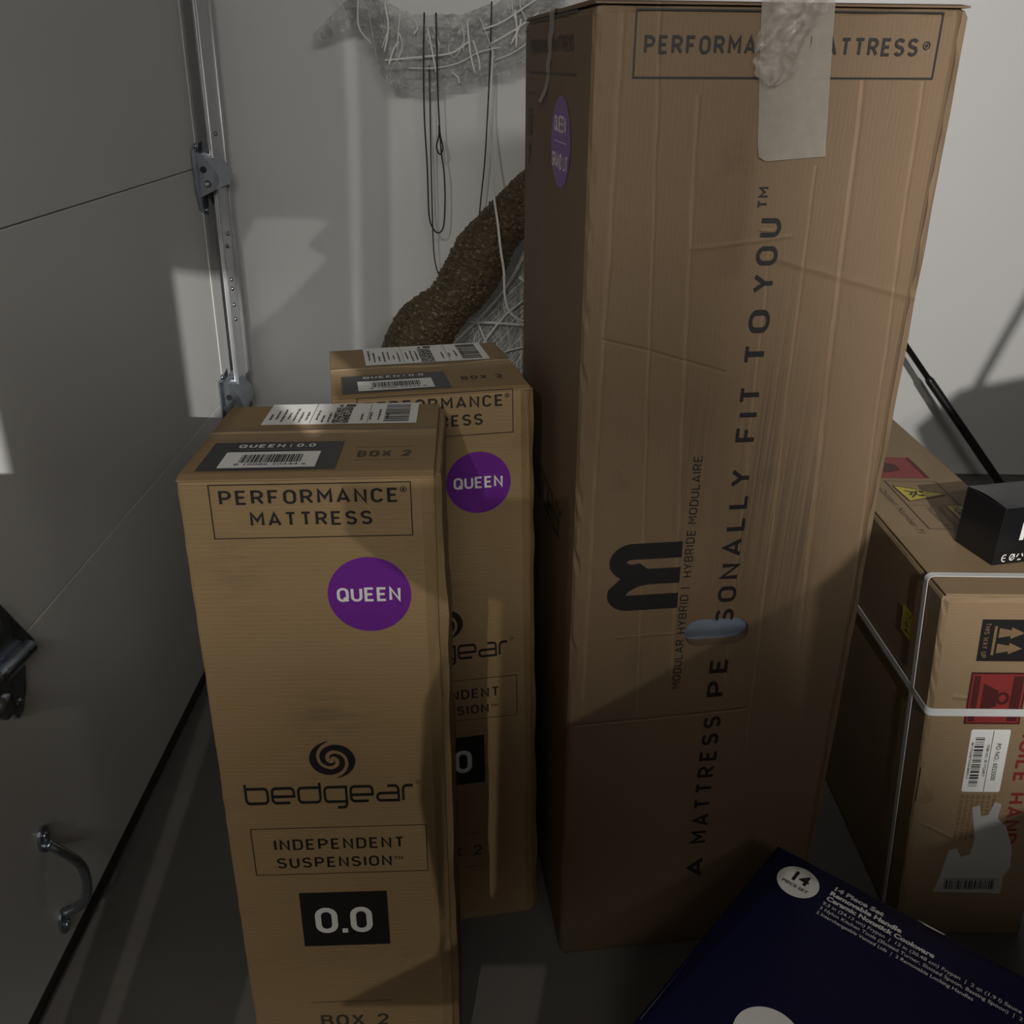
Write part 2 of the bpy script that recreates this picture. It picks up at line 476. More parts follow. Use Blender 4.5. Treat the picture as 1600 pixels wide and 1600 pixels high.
# ------------------------------------------------------------------ cartons
class Carton:
    """a slightly leaning box: local x across the front, y into depth, z up; root Empty at its front corner on the floor"""
    def __init__(s, root, w, d, h, sx, sy):
        s.root, s.w, s.d, s.h, s.sx, s.sy = root, w, d, h, sx, sy
    def map(s, x, y, z):
        return Vector((x + s.sx * z, y + s.sy * z, z * (1 + (-s.sy * y - s.sx * x) / s.h)))
    def front(s, u, v, l=0): return s.map(u, -l, v)
    def left(s, u, v, l=0): return s.map(-l, s.d - u, v)
    def top(s, u, v, l=0): return s.map(u, v, s.h + l)
    def part(s, name, bm, mat, smooth=False):
        for v in bm.verts: v.co = s.map(*v.co)
        return finish(name, bm, mat, s.root, smooth)
    def body(s, mat, ztop, bev=.004, wear=.0022, seed=1, hole=None, bulge=.0, zbot=0.0):
        bm = bm_box(bmesh.new(), 0, s.w, 0, s.d, zbot, ztop, bev, 2)
        def cuts(ax, lo, hi, step):
            k = lo + step
            while k < hi - .001:
                nrm = [0, 0, 0]; nrm[ax] = 1; pt = [0, 0, 0]; pt[ax] = k
                bmesh.ops.bisect_plane(bm, geom=bm.verts[:] + bm.edges[:] + bm.faces[:], plane_co=pt, plane_no=nrm)
                k += step
        cuts(2, zbot, ztop, .022); cuts(0, 0, s.w, .05); cuts(0, 0, s.w, s.w - .0165); cuts(1, 0, .021, .0199); cuts(1, .02, s.d, .05)
        off = Vector((seed * 7.3, seed * 3.1, 0))
        for v in bm.verts:
            p = v.co.copy()
            ds = sorted((min(p.x, s.w - p.x), min(p.y, s.d - p.y), ztop - p.z))
            if ds[1] < .006:                     # crushed, worn edges
                q = noise.noise(p * 26 + off) * wear + noise.noise(p * 90 + off) * wear * .5
                c = Vector((s.w / 2 - p.x, s.d / 2 - p.y, 0)).normalized()
                v.co += c * (abs(q) + wear * .15)
                if ds[0] < .006 and ztop - p.z < .006 : v.co.z -= abs(q) * .5
            if p.z < zbot + .002: v.co.z = zbot
            if bulge and p.x > s.w - .0165 and p.y < .0045:
                v.co.y += .009 * (p.x - s.w + .0165) / .0165 * (.8 + .5 * noise.noise(p * 11 + off))
            if bulge and p.x > s.w - .0065 and p.y > .004:
                e = min(1, p.y / .020) * (1 if p.y < s.d - .03 else max(0, (s.d - p.y) / .03)) * (p.x - s.w + .0065) / .0065
                v.co.x += bulge * e * (.9 + .45 * noise.noise(p * 14 + off))
        o = s.part('carton_body', bm, mat)
        if hole:
            (cu, cv, hu, hv, deep) = hole
            hb = bmesh.new()
            prof = arc(cu + hu - hv, cv, hv, hv, -90, 90, 10) + arc(cu - hu + hv, cv, hv, hv, 90, 270, 10)
            a = [hb.verts.new(s.map(u, -.02, v)) for u, v in prof]; b = [hb.verts.new(s.map(u, deep, v)) for u, v in prof]
            hb.faces.new(a); hb.faces.new(b[::-1])
            for i in range(len(a)): hb.faces.new((a[i - 1], b[i - 1], b[i], a[i]))
            bmesh.ops.recalc_face_normals(hb, faces=hb.faces)
            cut = finish('cutter', hb, mat)
            md = o.modifiers.new('hole', 'BOOLEAN'); md.object = cut; md.operation = 'DIFFERENCE'; md.solver = 'EXACT'
            cut.parent = s.root
            bpy.context.view_layer.update()
            dg = bpy.context.evaluated_depsgraph_get()
            me = bpy.data.meshes.new_from_object(o.evaluated_get(dg))
            o.modifiers.clear(); o.data = me
            bpy.data.objects.remove(cut)
        return o
    def flap(s, name, mat, y0, y1, z, th, lift0=0.0, lift1=0.0, seed=0, xi=.001):
        """a top flap with a slightly lifted, wavy meeting edge"""
        bm = bmesh.new()
        nx, ny = 18, 12
        grid = []
        for zz in (0, th):
            g = []
            for j in range(ny + 1):
                row = []
                for i in range(nx + 1):
                    a, b = i / nx, j / ny
                    x = xi + (s.w - 2 * xi) * a
                    y = y0 + (y1 - y0) * b
                    e = lift0 * max(0, 1 - (y - y0) / .028) ** 2 + lift1 * max(0, 1 - (y1 - y) / .028) ** 2
                    wv = .6 + .8 * noise.noise(Vector((x * 9 + seed, y * 5, seed)))
                    # outer fold rounds down over the edge
                    r = 0.0
                    if not lift0 and y - y0 < .006: r = -.003 * (1 - (y - y0) / .006)
                    if not lift1 and y1 - y < .006: r = -.003 * (1 - (y1 - y) / .006)
                    row.append(bm.verts.new((x, y, z + zz + e * wv + (r if zz else 0))))
                g.append(row)
            grid.append(g)
        lo, hi = grid
        for j in range(ny):
            for i in range(nx):
                bm.faces.new((hi[j][i], hi[j][i + 1], hi[j + 1][i + 1], hi[j + 1][i]))
                bm.faces.new((lo[j + 1][i], lo[j + 1][i + 1], lo[j][i + 1], lo[j][i]))
        for i in range(nx):
            bm.faces.new((lo[0][i], lo[0][i + 1], hi[0][i + 1], hi[0][i])); bm.faces.new((hi[ny][i], hi[ny][i + 1], lo[ny][i + 1], lo[ny][i]))
        for j in range(ny):
            bm.faces.new((lo[j + 1][0], lo[j][0], hi[j][0], hi[j + 1][0])); bm.faces.new((lo[j][nx], lo[j + 1][nx], hi[j + 1][nx], hi[j][nx]))
        return s.part(name, bm, mat)

# ------------------------------------------------------------------ the setting
WY = 2.80      # inner face of the back wall
DX = -.773     # inner face of the garage door
def shell(name, *a, mat=None): return struct(box(name, mat or M['wall'], None, *a))
shell('floor', -1.2, 4.2, -3.6, 3.0, -.12, 0, mat=M['concrete'])
shell('ceiling', -1.2, 4.2, -3.6, 3.0, 2.62, 2.72, mat=M['bare'])
shell('wall_back', -1.2, 4.2, WY, 3.0, 0, 2.62)
shell('wall_right', 4.0, 4.2, -3.6, WY, 0, 2.62, mat=M['bare'])
shell('wall_rear', -1.2, 4.0, -3.6, -3.4, 0, 2.62, mat=M['bare'])
shell('wall_left', -1.0, -.80, 2.70, WY, 0, 2.62)        # return beside the garage door
shell('wall_left', -1.0, -.80, -3.4, -2.42, 0, 2.62)
shell('wall_left', -1.0, -.80, -2.42, 2.70, 2.50, 2.62)   # header over the door
b = bm_box(bmesh.new(), -.74, 4.0, WY - .08, WY + .01, 0, .355, .006)
struct(finish('trim_1', b, M['concrete']))               # concrete stem wall at the foot of the wall

# garage door: four flat sections, stile caps, seal, hinges, lift handle
gd = struct(thing('door_1', 'white sectional garage door', 'garage door', (DX, 0, 0)))
for k in list(gd.keys()):
    if k in ('label', 'category'): del gd[k]
zs = [.045, .652, 1.268, 1.882, 2.49]
for z0, z1 in zip(zs, zs[1:]):
    p = box('door_panel', M['door'], gd, -.045, 0, -2.4, 2.62, z0 + .001, z1 - .001, bev=.002)
    box('end_stile', M['door'], p, -.004, .0022, 2.555, 2.64, z0 + .004, z1 - .004, bev=.001)
sb = bm_tube(bmesh.new(), [(-.022, -2.4, .024), (-.022, 2.62, .024)], .023, 12)
for v in sb.verts: v.co.z = max(.001, v.co.z)
finish('bottom_seal', sb, M['seal'], gd, True)
box('seal_retainer', M['seal'], gd, -.046, .001, -2.4, 2.62, .030, .047)

def bolt(parent, loc, axis='X', r=.008, mat=None):
    m = Matrix.Translation(loc) @ (Matrix.Rotation(pi / 2, 4, 'Y') if axis == 'X' else Matrix.Rotation(pi / 2, 4, 'X') if axis == 'Y' else Matrix.Identity(4))
    return finish('bolt', bm_lathe(bmesh.new(), [(r, 0), (r, .003), (r * .8, .005), (r * .35, .0065)], 10, m), mat or M['zinc'], parent, True)
def plate(bm, pts, x0, x1):
    """polygon in the y-z plane thickened along x"""
    a = [bm.verts.new((x0, y, z)) for y, z in pts]; c = [bm.verts.new((x1, y, z)) for y, z in pts]
    bm.faces.new(a); bm.faces.new(c[::-1])
    for i in range(len(a)): bm.faces.new((a[i - 1], c[i - 1], c[i], a[i]))
def roller_hinge(zc):
    """end hinge with its folded roller carrier, stem and wheel"""
    bm = bmesh.new()
    plate(bm, [(2.512, zc + .06), (2.60, zc + .075), (2.60, zc - .085), (2.575, zc - .105), (2.53, zc - .085), (2.512, zc - .03)], .002, .005)
    bmesh.ops.recalc_face_normals(bm, faces=bm.faces)
    h = finish('roller_hinge', bm, M['zinc'], gd)
    # carrier: two cheek plates folded out from the leaf, joined by a curved web
    for dy in (2.530, 2.655):
        cb = bmesh.new()
        pr = [(.004, zc + .055), (.020, zc + .050), (.052, zc + .012), (.060, zc - .012), (.052, zc - .034), (.020, zc - .050), (.004, zc - .058)]
        a = [cb.verts.new((x, dy, z)) for x, z in pr]; c = [cb.verts.new((x, dy + .0025, z)) for x, z in pr]
        cb.faces.new(a); cb.faces.new(c[::-1])
        for i in range(len(a)): cb.faces.new((a[i - 1], c[i - 1], c[i], a[i]))
        bmesh.ops.recalc_face_normals(cb, faces=cb.faces)
        finish('cheek_plate', cb, M['zinc'], h)
        for (hx, hz, r) in ((.022, .012, .0085), (.030, -.022, .0085)):
            m = Matrix.Translation((hx, dy - .0004, zc + hz)) @ Matrix.Rotation(pi / 2, 4, 'X')
            finish('slot', bm_lathe(bmesh.new(), [(r, 0), (r, .0006)], 14, m), M['ink'], h)
    wb = bmesh.new()
    pr = [(.004, zc + .055), (.020, zc + .050), (.052, zc + .012), (.060, zc - .012), (.052, zc - .034)]
    for (x0, z0), (x1, z1) in zip(pr, pr[1:]):
        q = [wb.verts.new(p) for p in ((x0, 2.532, z0), (x1, 2.532, z1), (x1, 2.657, z1), (x0, 2.657, z0))]
        wb.faces.new(q)
    bmesh.ops.remove_doubles(wb, verts=wb.verts, dist=1e-5)
    wo = finish('hinge_web', wb, M['zinc'], h)
    md = wo.modifiers.new('thick', 'SOLIDIFY'); md.thickness = .0025
    finish('roller_stem', bm_tube(bmesh.new(), [(.030, 2.515, zc - .022), (.030, 2.70, zc - .022)], .0055, 10), M['steel'], h, True)
    for dy, dz in ((2.545, .066), (2.575, -.092)): bolt(h, (.004, dy, zc + dz))
for zc in (1.255, .655): roller_hinge(zc)

# middle hinge and lock plate nearer to the camera
bm = bmesh.new()
plate(bm, [(1.13, .74), (1.275, .74), (1.300, .70), (1.345, .632), (1.30, .618), (1.27, .60), (1.13, .62)], .001, .004)
bmesh.ops.recalc_face_normals(bm, faces=bm.faces)
ch = finish('centre_hinge', bm, M['zinc'], gd)
bm = bmesh.new()
plate(bm, [(1.16, .63), (1.300, .612), (1.285, .575), (1.265, .548), (1.245, .545), (1.215, .60), (1.17, .60)], .002, .007)
bmesh.ops.recalc_face_normals(bm, faces=bm.faces)
finish('hinge_leaf', bm, M['zinc'], ch)
finish('hinge_knuckle', bm_tube(bmesh.new(), [(.014, 1.14, .655), (.014, 1.31, .640)], .013, 14), M['zinc'], ch, True)
bm_ = bm_tube(bmesh.new(), [(.004, 1.19, .61), (.030, 1.19, .61)], .02, 16)
finish('latch_boss', bm_, M['zinc'], ch, True)
for p in ((.005, 1.257, .565), (.005, 1.25, .715), (.005, 1.20, .72)): bolt(ch, p, r=.010)
# lift handle
lh = tube('lift_handle', M['zinc'], gd, [(.006, 1.240, .285), (.022, 1.243, .268), (.045, 1.250, .235), (.052, 1.252, .205), (.050, 1.250, .165), (.038, 1.246, .138), (.006, 1.238, .122)], [.010] + [.0085] * 35 + [.010], n=6, sides=12)
for zc, s in ((.298, 1), (.105, -1)):
    bm = bmesh.new()
    plate(bm, [(1.238 + .017 * cos(a), zc + .026 * sin(a)) for a in (2 * pi * k / 18 for k in range(18))], .0005, .006)
    bmesh.ops.recalc_face_normals(bm, faces=bm.faces)
    fp = finish('handle_foot', bm, M['zinc'], lh)
    bolt(lh, (.006, 1.238, zc + s * .008), r=.007)

# vertical track beside the door
tr = thing('door_track', 'galvanised steel vertical track standing at the edge of the garage door', 'door track', (-.745, 2.66, 0))
bm = bmesh.new()
prof = [(-.003, -.072), (.000, -.072), (.000, .052), (-.045, .052), (-.045, -.040), (-.042, -.040), (-.042, .049), (-.003, .049)]
a = [bm.verts.new((x, y, .02)) for x, y in prof]; c = [bm.verts.new((x, y, 2.45)) for x, y in prof]
bm.faces.new(a); bm.faces.new(c[::-1])
for i in range(len(a)): bm.faces.new((a[i - 1], c[i - 1], c[i], a[i]))
bmesh.ops.recalc_face_normals(bm, faces=bm.faces)
finish('track_channel', bm, M['steel'], tr)
finish('rolled_edge', bm_tube(bmesh.new(), [(.003, -.066, .02), (.003, -.066, 2.45)], .006, 10), M['steel'], tr, True)
finish('rolled_edge', bm_tube(bmesh.new(), [(.002, .056, .02), (.002, .056, 2.45)], .006, 10), M['steel'], tr, True)
box('jamb_bracket', M['steel'], tr, -.06, -.046, -.03, .09, .02, 2.45)
for z in (1.345, 1.09, 1.06, .97, .945, .90, .86): bolt(tr, (.0005, -.012 + .02 * ((z * 100) % 2 > 1), z), r=.006)
lab(tr.children[0], 'smooth bright channel of the track')

# unseen cut-out boards added behind the camera, shaped to cast the shadows in view
def board(name, pts, y=-.25):
    bm = bmesh.new()
    a = [bm.verts.new((x, y - .002, z)) for x, z in pts]; c = [bm.verts.new((x, y + .002, z)) for x, z in pts]
    bm.faces.new(a); bm.faces.new(c[::-1])
    for i in range(len(a)): bm.faces.new((a[i - 1], c[i - 1], c[i], a[i]))
    bm.normal_update()
    bmesh.ops.triangulate(bm, faces=bm.faces)
    bmesh.ops.recalc_face_normals(bm, faces=bm.faces)
    struct(finish(name, bm, M['blocker']))
M['blocker'] = plain('dark_blocker_board', (.10, .075, .05), .8)  # even dark colour for the added shadow boards
board('shadow_board_left', [(-.593, 0), (-.5632, 0), (-.5632, 2.62), (-.593, 2.62)])
board('shadow_board_left', [(-.80, 1.78), (-.593, 1.78), (-.593, 2.62), (-.80, 2.62)])
board('shadow_board_left', [(-.548, 0), (-.4465, 0), (-.4474, 1.8584), (-.4417, 2.0453), (-.4417, 2.62), (-.5632, 2.62), (-.5632, 1.93), (-.556, 1.925), (-.5257, 1.9712), (-.48, 1.9719), (-.4617, 1.9695), (-.4823, 1.948), (-.4655, 1.9365), (-.5101, 1.893), (-.5415, 1.869), (-.548, 1.84)])
board('shadow_board_left', [(-.4420, 1.70), (-.4158, 1.70), (-.4115, 1.8585), (-.4068, 2.0458), (-.400, 2.30), (-.400, 2.62), (-.4250, 2.62), (-.4317, 2.0454), (-.4383, 1.8585)])
board('shadow_board_left', [(-.80, 0), (-.185, 0), (-.185, 1.15), (-.80, 1.15)])
board('shadow_board_right', [(-.335, 1.234), (-.2442, 1.2953), (-.2423, 1.30), (-.2423, 1.6), (-.2549, 1.6044), (-.291, 1.6316), (-.3141, 1.654), (-.3143, 1.685), (-.19, 1.685), (-.1855, 1.4872), (-.1276, 1.526), (-.0687, 1.569), (-.0202, 1.603), (.0137, 1.630), (.0318, 1.662), (.047, 1.662),
                          (.262, 1.62), (.262, 1.247), (.008, 1.360), (-.098, 1.240), (-.187, 1.2325), (-.335, 1.2325)])
board('shadow_board_right', [(-.187, 1.2325), (-.098, 1.238), (.262, 1.045), (.262, 0), (-.185, 0)])
board('shadow_board_right', [(-.2600, 1.285), (-.2549, 1.3156), (-.2712, 1.4405), (-.267, 1.5235), (-.2545, 1.56), (-.2545, 1.285)])
board('shadow_board_right', [(.0745, 1.7905), (.1264, 1.8234), (.1845, 1.8368), (.40, 1.85), (.40, 1.715), (.085, 1.715)])
board('shadow_board_right', [(.131, 1.80), (.137, 1.80), (.1705, 1.9061), (.305, 2.262), (.305, 2.62), (.296, 2.62), (.296, 2.262), (.1645, 1.9061)])
board('shadow_board_right', [(.27, 0), (.262, 1.60), (.42, 1.60), (.445, 1.41), (.4777, 1.396), (.4717, 1.533), (.5026, 1.571), (.53, 1.571), (.535, 1.31), (.5697, 1.318), (.6408, 1.359), (.70, 1.390), (.70, 1.56), (.655, 1.645), (.6828, 1.6756), (.7274, 1.6858), (1.1, 1.72), (1.1, 0)])
board('shadow_board_right', [(.685, 1.66), (.692, 1.66), (.7172, 1.7395), (.858, 2.11), (.858, 2.62), (.850, 2.62), (.850, 2.11), (.711, 1.7395)])
board('shadow_board_right', [(.80, 1.2), (1.4, 1.2), (1.4, 2.62), (.80, 2.62)])
def near(pts): return [(.9 + (x - .9) * .3158, 2 + (z - 2) * .3158) for x, z in pts]
board('beam_mask', near([(.29, 1.5), (.29, 1.94), (.4395, 1.94), (.4395, 1.5)]), -.9)  # added masks beside the spot, cutting its beam to the door patch
board('beam_mask', near([(.4395, 1.5), (.585, 1.5), (.585, 1.612), (.505, 1.66), (.48, 1.655), (.4395, 1.622)]), -.9)
board('beam_mask', near([(.505, 1.6), (.585, 1.6), (.585, 1.94), (.4395, 1.94), (.4395, 1.745), (.5, 1.75), (.505, 1.72)]), -.9)

# ------------------------------------------------------------------ mattress cartons
def swirl(cx, cy, r):
    to = [(0, 1.0), (40, 1.0), (80, .99), (130, .90), (170, .80), (210, .68), (250, .55), (300, .42), (340, .34), (390, .21), (425, .06)]
    ti = [(0, .97), (40, .80), (80, .66), (130, .55), (170, .50), (210, .40), (250, .30), (300, .215), (340, .175), (390, .13), (425, .05)]
    def ip(tab, t):
        for (a, x), (b, y) in zip(tab, tab[1:]):
            if t <= b: return x + (y - x) * (t - a) / (b - a)
        return tab[-1][1]
    out = []
    for base in (97, 277):
        prev = None
        for k in range(54):
            t = 425 * k / 53
            a = radians(base + t)
            cur = ((cx + r * 1.03 * ip(to, t) * cos(a), cy + r * ip(to, t) * sin(a)), (cx + r * 1.03 * ip(ti, t) * cos(a), cy + r * ip(ti, t) * sin(a)))
            if prev: out.append([prev[0], prev[1], cur[1], cur[0]])
            prev = cur
    return out
def wide_word(u0, v0, u1, xh):
    t = .19
    def c(cx, cy, r, a0, a1): return arc(cx, cy, r, r, a0, a1, 4)
    b = [[(0, 1.32)] + c(.28, .28, .28, 180, 270) + c(1.42, .28, .28, -90, 0) + c(1.42, .72, .28, 0, 90) + [(0, 1)]]
    d = [[(1.7 - x, y) for x, y in b[0]]]
    e = [[(1.35, 0)] + c(.28, .28, .28, 270, 180) + c(.28, .72, .28, 180, 90) + c(1.42, .72, .28, 90, 0) + [(1.7, .44), (.05, .44)]]
    g = [[(1.7, 0)] + c(.28, .28, .28, 270, 180) + c(.28, .72, .28, 180, 90) + [(1.7, 1)] + c(1.42, -.12, .28, 0, -90) + [(.95, -.4)]]
    a_ = [[(.85, 1)] + c(1.42, .72, .28, 90, 0) + [(1.7, 0)] + c(.25, .25, .25, 270, 90) + [(1.7, .5)]]
    r = [[(0, -.02)] + c(.3, .70, .3, 180, 90) + [(.8, 1)]]
    polys, x = [], 0
    for gl, w in ((b, 1.7), (e, 1.7), (d, 1.7), (g, 1.7), (e, 1.7), (a_, 1.7), (r, .8)):
        for s in gl: polys += stroke([(x + p, q) for p, q in s], t)
        x += w + .36
    s = (u1 - u0) / (x - .36)
    return [[(u0 + p * s, v0 + q * xh) for p, q in f] for f in polys]
def ring(cx, cy, r, t): return stroke(arc(cx, cy, r, r, 0, 360, 16), t, True)

def mattress_carton(label, loc, rz, d, h, sx, sy, seed):
    root = thing('mattress_carton', label, 'cardboard box', loc, rz, None)
    B = Carton(root, .306, d, h, sx, sy)
    th = .005
    B.body(M['box'], h - th, seed=seed, bulge=.009)
    seam = .165 if d < .33 else .168
    F1 = B.flap('top_flap', M['box'], 0.0, seam - .002, h - th, th, 0, .004, seed)
    F2 = B.flap('top_flap', M['box'], seam + .003, B.d, h - th, th, .005, 0, seed + 5)
    # torn paper step where the rear flap's edge shows
    tb = bmesh.new()
    n = 26
    rows = []
    for i in range(n + 1):
        x = .002 + (B.w - .004) * i / n
        wv = .004 * noise.noise(Vector((i * .7, seed, 0)))
        rows.append([tb.verts.new((x, y, z)) for y, z in ((seam - .030 + wv, h + .0009), (seam - .012, h + .0028), (seam, h + .0056 + wv * .2), (seam + .014, h + .0048), (seam + .034 - wv, h + .0010))])
    for r0, r1 in zip(rows, rows[1:]):
        for k in range(4): tb.faces.new((r0[k], r1[k], r1[k + 1], r0[k + 1]))
    lab(B.part('packing_tape', tb, M['tape'], True), 'clear packing tape along the top seam')
    # ---- printing on the front
    f = B.front
    decal('heading_print', frame(.0370, .9805, .2775, 1.0510, .0013)[0:1] + frame(.0370, .9805, .2775, 1.0510, .0013)[2:] + [rect(.037, 1.0497, .2775, 1.051)]
          + line_text('PERFORMANCE', .0485, 1.0247, .2620, .0185, .16, .20) + line_text('MATTRESS', .0826, .9965, .2290, .0182, .16, .20)
          + ring(.268, 1.041, .0034, .001) + [disc(.268, 1.041, .0016, .0016, 8)], f, M['ink'], root)
    sz = decal('size_print', [disc(.2195, .9010, .0520, .0518, 64)], f, M['purple'], root)
    decal('size_lettering', line_text('QUEEN', .1790, .8920, .2585, .0195, .165, .11), lambda u, v, l: f(u, v, l + .0006), M['printwhite'], sz)
    decal('logo_print', swirl(.1545, .6530, .0305) + wide_word(.0330, .5835, .2610, .0245) + ring(.2685, .6135, .0028, .0009), f, M['ink'], root)
    decal('caption_print', frame(.0325, .4570, .2770, .5400, .0011) + line_text('INDEPENDENT', .0628, .5010, .2448, .0190, .15, .20)
          + line_text('SUSPENSION', .0640, .4690, .2255, .0185, .15, .19) + line_text('TM', .2290, .4790, .2420, .0065, .15, .15), f, M['ink'], root)
    bk = decal('firmness_print', [rect(.0895, .3205, .2155, .4225)], f, M['ink'], root)
    g0 = din('0', .17, 0)
    dg = fit(g0[0], g0[1], .1090, .3460, .1415, .0485) + [rect(.1470, .3460, .1552, .3540)] + fit(g0[0], g0[1], .1600, .3460, .1920, .0485)
    decal('firmness_lettering', dg, lambda u, v, l: f(u, v, l + .0006), M['printwhite'], bk)
    decal('box_number_print', [rect(.0897, .2060, .2148, .2070)] + line_text('BOX 2', .1015, .1545, .2052, .0245, .16, .18) + [rect(.0897, .128, .2148, .129)], f, M['ink_soft'], root)
    # ---- printing and labels on the top
    t = B.top
    dk = decal('model_print', [rect(.0178, .0205, .1850, .1290)], t, M['slate'], root)
    up = lambda u, v, l: t(u, v, l + .0006)
    decal('model_lettering', line_text('QUEEN', .0520, .1045, .1110, .0135, .20, .16) + line_text('|', .1175, .1045, .1190, .0125, .12, .1) + line_text('0.0', .1260, .1045, .1500, .0135, .20, .16), up, M['printwhite'], dk)
    p, w = bfont('ITEM# BGIM40000B0WHTW', .0045, .02)
    decal('model_caption', place(p, .054, .0955, .090 / w), up, M['greyprint'], dk)
    st = decal('barcode_sticker', [rect(.0420, .0285, .1600, .0880)], up, M['white'], dk)
    p, w = bfont('8 10086 20344 6', .007, .0)
    decal('barcode', bars(.0640, .0460, .1400, .0760, 3, .00072) + place(p, .060, .0355, .088 / w), lambda u, v, l: t(u, v, l + .0011), M['ink'], dk)
    decal('box_number_print', line_text('BOX 2', .2070, .0640, .2745, .0235, .19, .20) + [rect(.2040, .0510, .2800, .0518), rect(.2040, .1012, .2800, .1020)], t, M['ink_soft'], root)
    y0, y1 = (.2040, .3060) if d < .33 else (.1960, .3320)
    sl = decal('shipping_label', [rect(.0610, y0, .2755, y1)], lambda u, v, l: t(u, v, l + .0006), M['white'], root)
    up2 = lambda u, v, l: t(u, v, l + .0011)
    k = (y1 - y0) / .102
    Y = lambda q: y0 + (q - .204) * k
    ink = bars(.2290, Y(.212), .2640, Y(.298), 9, .0016, False)
    ink += [rect(.1270, Y(.206), .1276, Y(.304)), rect(.2060, Y(.206), .2066, Y(.304)), rect(.1690, Y(.288), .1830, Y(.300)), rect(.1600, Y(.288), .1645, Y(.298))]
    rnd = random.Random(seed)
    for i in range(15):        # address lines, turned sideways
        cx = .068 + .0085 * i if i < 11 else .196 + .012 * (i - 11)
        if cx > .124 and i < 11: cx += .006
        if 0.157 < cx < .19: continue
        ln = rnd.uniform(.02, .06) * k; s0 = Y(.21 + rnd.uniform(0, .02))
        j = s0
        while j < s0 + ln:
            e = j + rnd.uniform(.003, .008)
            ink.append(rect(cx, j, cx + rnd.choice((.0022, .003)), e)); j = e + .0015
    decal('label_lettering', ink, up2, M['ink_soft'], sl)
    cells = []
    for i in range(18):
        for j in range(34):
            if rnd.random() < .62: cells.append(rect(.157 + i * .0013, Y(.206) + j * .0023 * k, .157 + (i + 1) * .0013, Y(.206) + (j + 1) * .0023 * k))
    decal('label_code', cells, up2, M['ink_soft'], sl)
    return B
mattress_carton('shorter brown mattress box standing nearest the garage door, showing its whole printed front', (-.361, .985, 0), .0393, .312, 1.06, -.0175, .0446, 1)
mattress_carton('mattress box half hidden behind a matching one, in front of the glittery brown tube', (-.218, 1.310, 0), .179, .347, 1.0525, -.0226, .0526, 2)

# the tall one
root = thing('mattress_carton', 'tallest brown mattress box with an oval hand hole and lettering running up its front', 'cardboard box', (.127, 1.257, 0), .128)
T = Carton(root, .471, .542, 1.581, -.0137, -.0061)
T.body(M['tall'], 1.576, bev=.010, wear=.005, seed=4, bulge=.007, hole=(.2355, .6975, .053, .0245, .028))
T.flap('top_flap', M['tall'], 0, .268, 1.576, .005, 0, .004, 3)
T.flap('top_flap', M['tall'], .274, .542, 1.576, .005, .004, 0, 8)
wb = bmesh.new()
gx, gy = 16, 10
gr = [[wb.verts.new((.176 + .118 * i / gx, .020 - .013 * math.exp(-((j / gy - .55) / .28) ** 2) * (1 - .25 * (i / gx)) + .002 * noise.noise(Vector((i * .5, j * .5, 2))), .668 + .06 * j / gy)) for i in range(gx + 1)] for j in range(gy + 1)]
for j in range(gy):
    for i in range(gx): wb.faces.new((gr[j][i], gr[j][i + 1], gr[j + 1][i + 1], gr[j + 1][i]))
lab(T.part('plastic_wrap', wb, M['wrap'], True), 'grey blue plastic inside the hand hole')
f = T.front
L8 = lambda u, v, l: f(u, v, l + .0008)
decal('heading_print', frame(.0487, 1.4965, .4360, 1.5715, .0022) + line_text('PERFORMANCE', .0612, 1.5235, .2520, .0200, .165, .20)
      + line_text('MATTRESS', .2680, 1.5225, .4090, .0200, .165, .20) + ring(.4200, 1.5345, .0042, .0012) + [disc(.42, 1.5345, .002, .002, 8)], L8, M['ink'], root)
# slogan reading upwards, in the letter positions of the photograph
words = [('A', .170, .217), ('MATTRESS', .252, .532), ('PE', .572, .648), ('SONALLY', .7135, .978), ('FIT', 1.020, 1.105), ('TO', 1.135, 1.212), ('YOU', 1.235, 1.332)]
sl = []
for wd, v0, v1 in words:
    p, w = din(wd, .165, .30)
    s = (v1 - v0) / w
    q = turn([[(x * s, y * .0300) for x, y in q] for q in p], .2600, v0)
    q = [g for g in q if not (abs(sum(a[1] for a in g) / len(g) - .6975) < .0235 and .184 < sum(a[0] for a in g) / len(g) < .287)]
    decal('slogan_word', q, L8, M['ink'], root)
p, w = din('TM', .16, .14)
decal('trademark_print', turn([[(x * .0270 / w, y * .0130) for x, y in q] for q in p], .2375, 1.344), L8, M['ink'], root)
p, w = din('MODULAR HYBRID', .12, .17)
sm = turn([[(x * .176 / w, y * .0135) for x, y in q] for q in p], .1825, .594)
sm += [rect(.169, .7815, .1830, .7835)]
p, w = din('HYBRIDE MODULAIRE', .12, .17)
sm += turn([[(x * .2005 / w, y * .0135) for x, y in q] for q in p], .1838, .8015)
decal('subtitle_print', sm, L8, M['ink'], root)
mm = stroke([(.115, 0), (.115, .60)] + arc(.245, .70, .13, .19, 180, 75, 8) + [(.40, .76), (.475, .62), (.505, .45), (.505, 0)], .235)
mm += stroke([(.505, .0), (.505, .5)] + arc(.735, .68, .155, .20, 200, 90, 7) + arc(.735, .68, .15, .20, 90, 0, 7)[1:] + [(.885, .0)], .235)
decal('initial_print', turn([[(x * .116, y * .112) for x, y in q] for q in mm], .1655, .748), L8, M['ink'], root)
# torn dent through the last letter, scuffed paper
decal('scuff', [[(.229, 1.3165), (.236, 1.3200), (.246, 1.3190), (.252, 1.3180), (.246, 1.3150), (.238, 1.3155)]], lambda u, v, l: f(u, v, l + .0016), M['edge'], root)
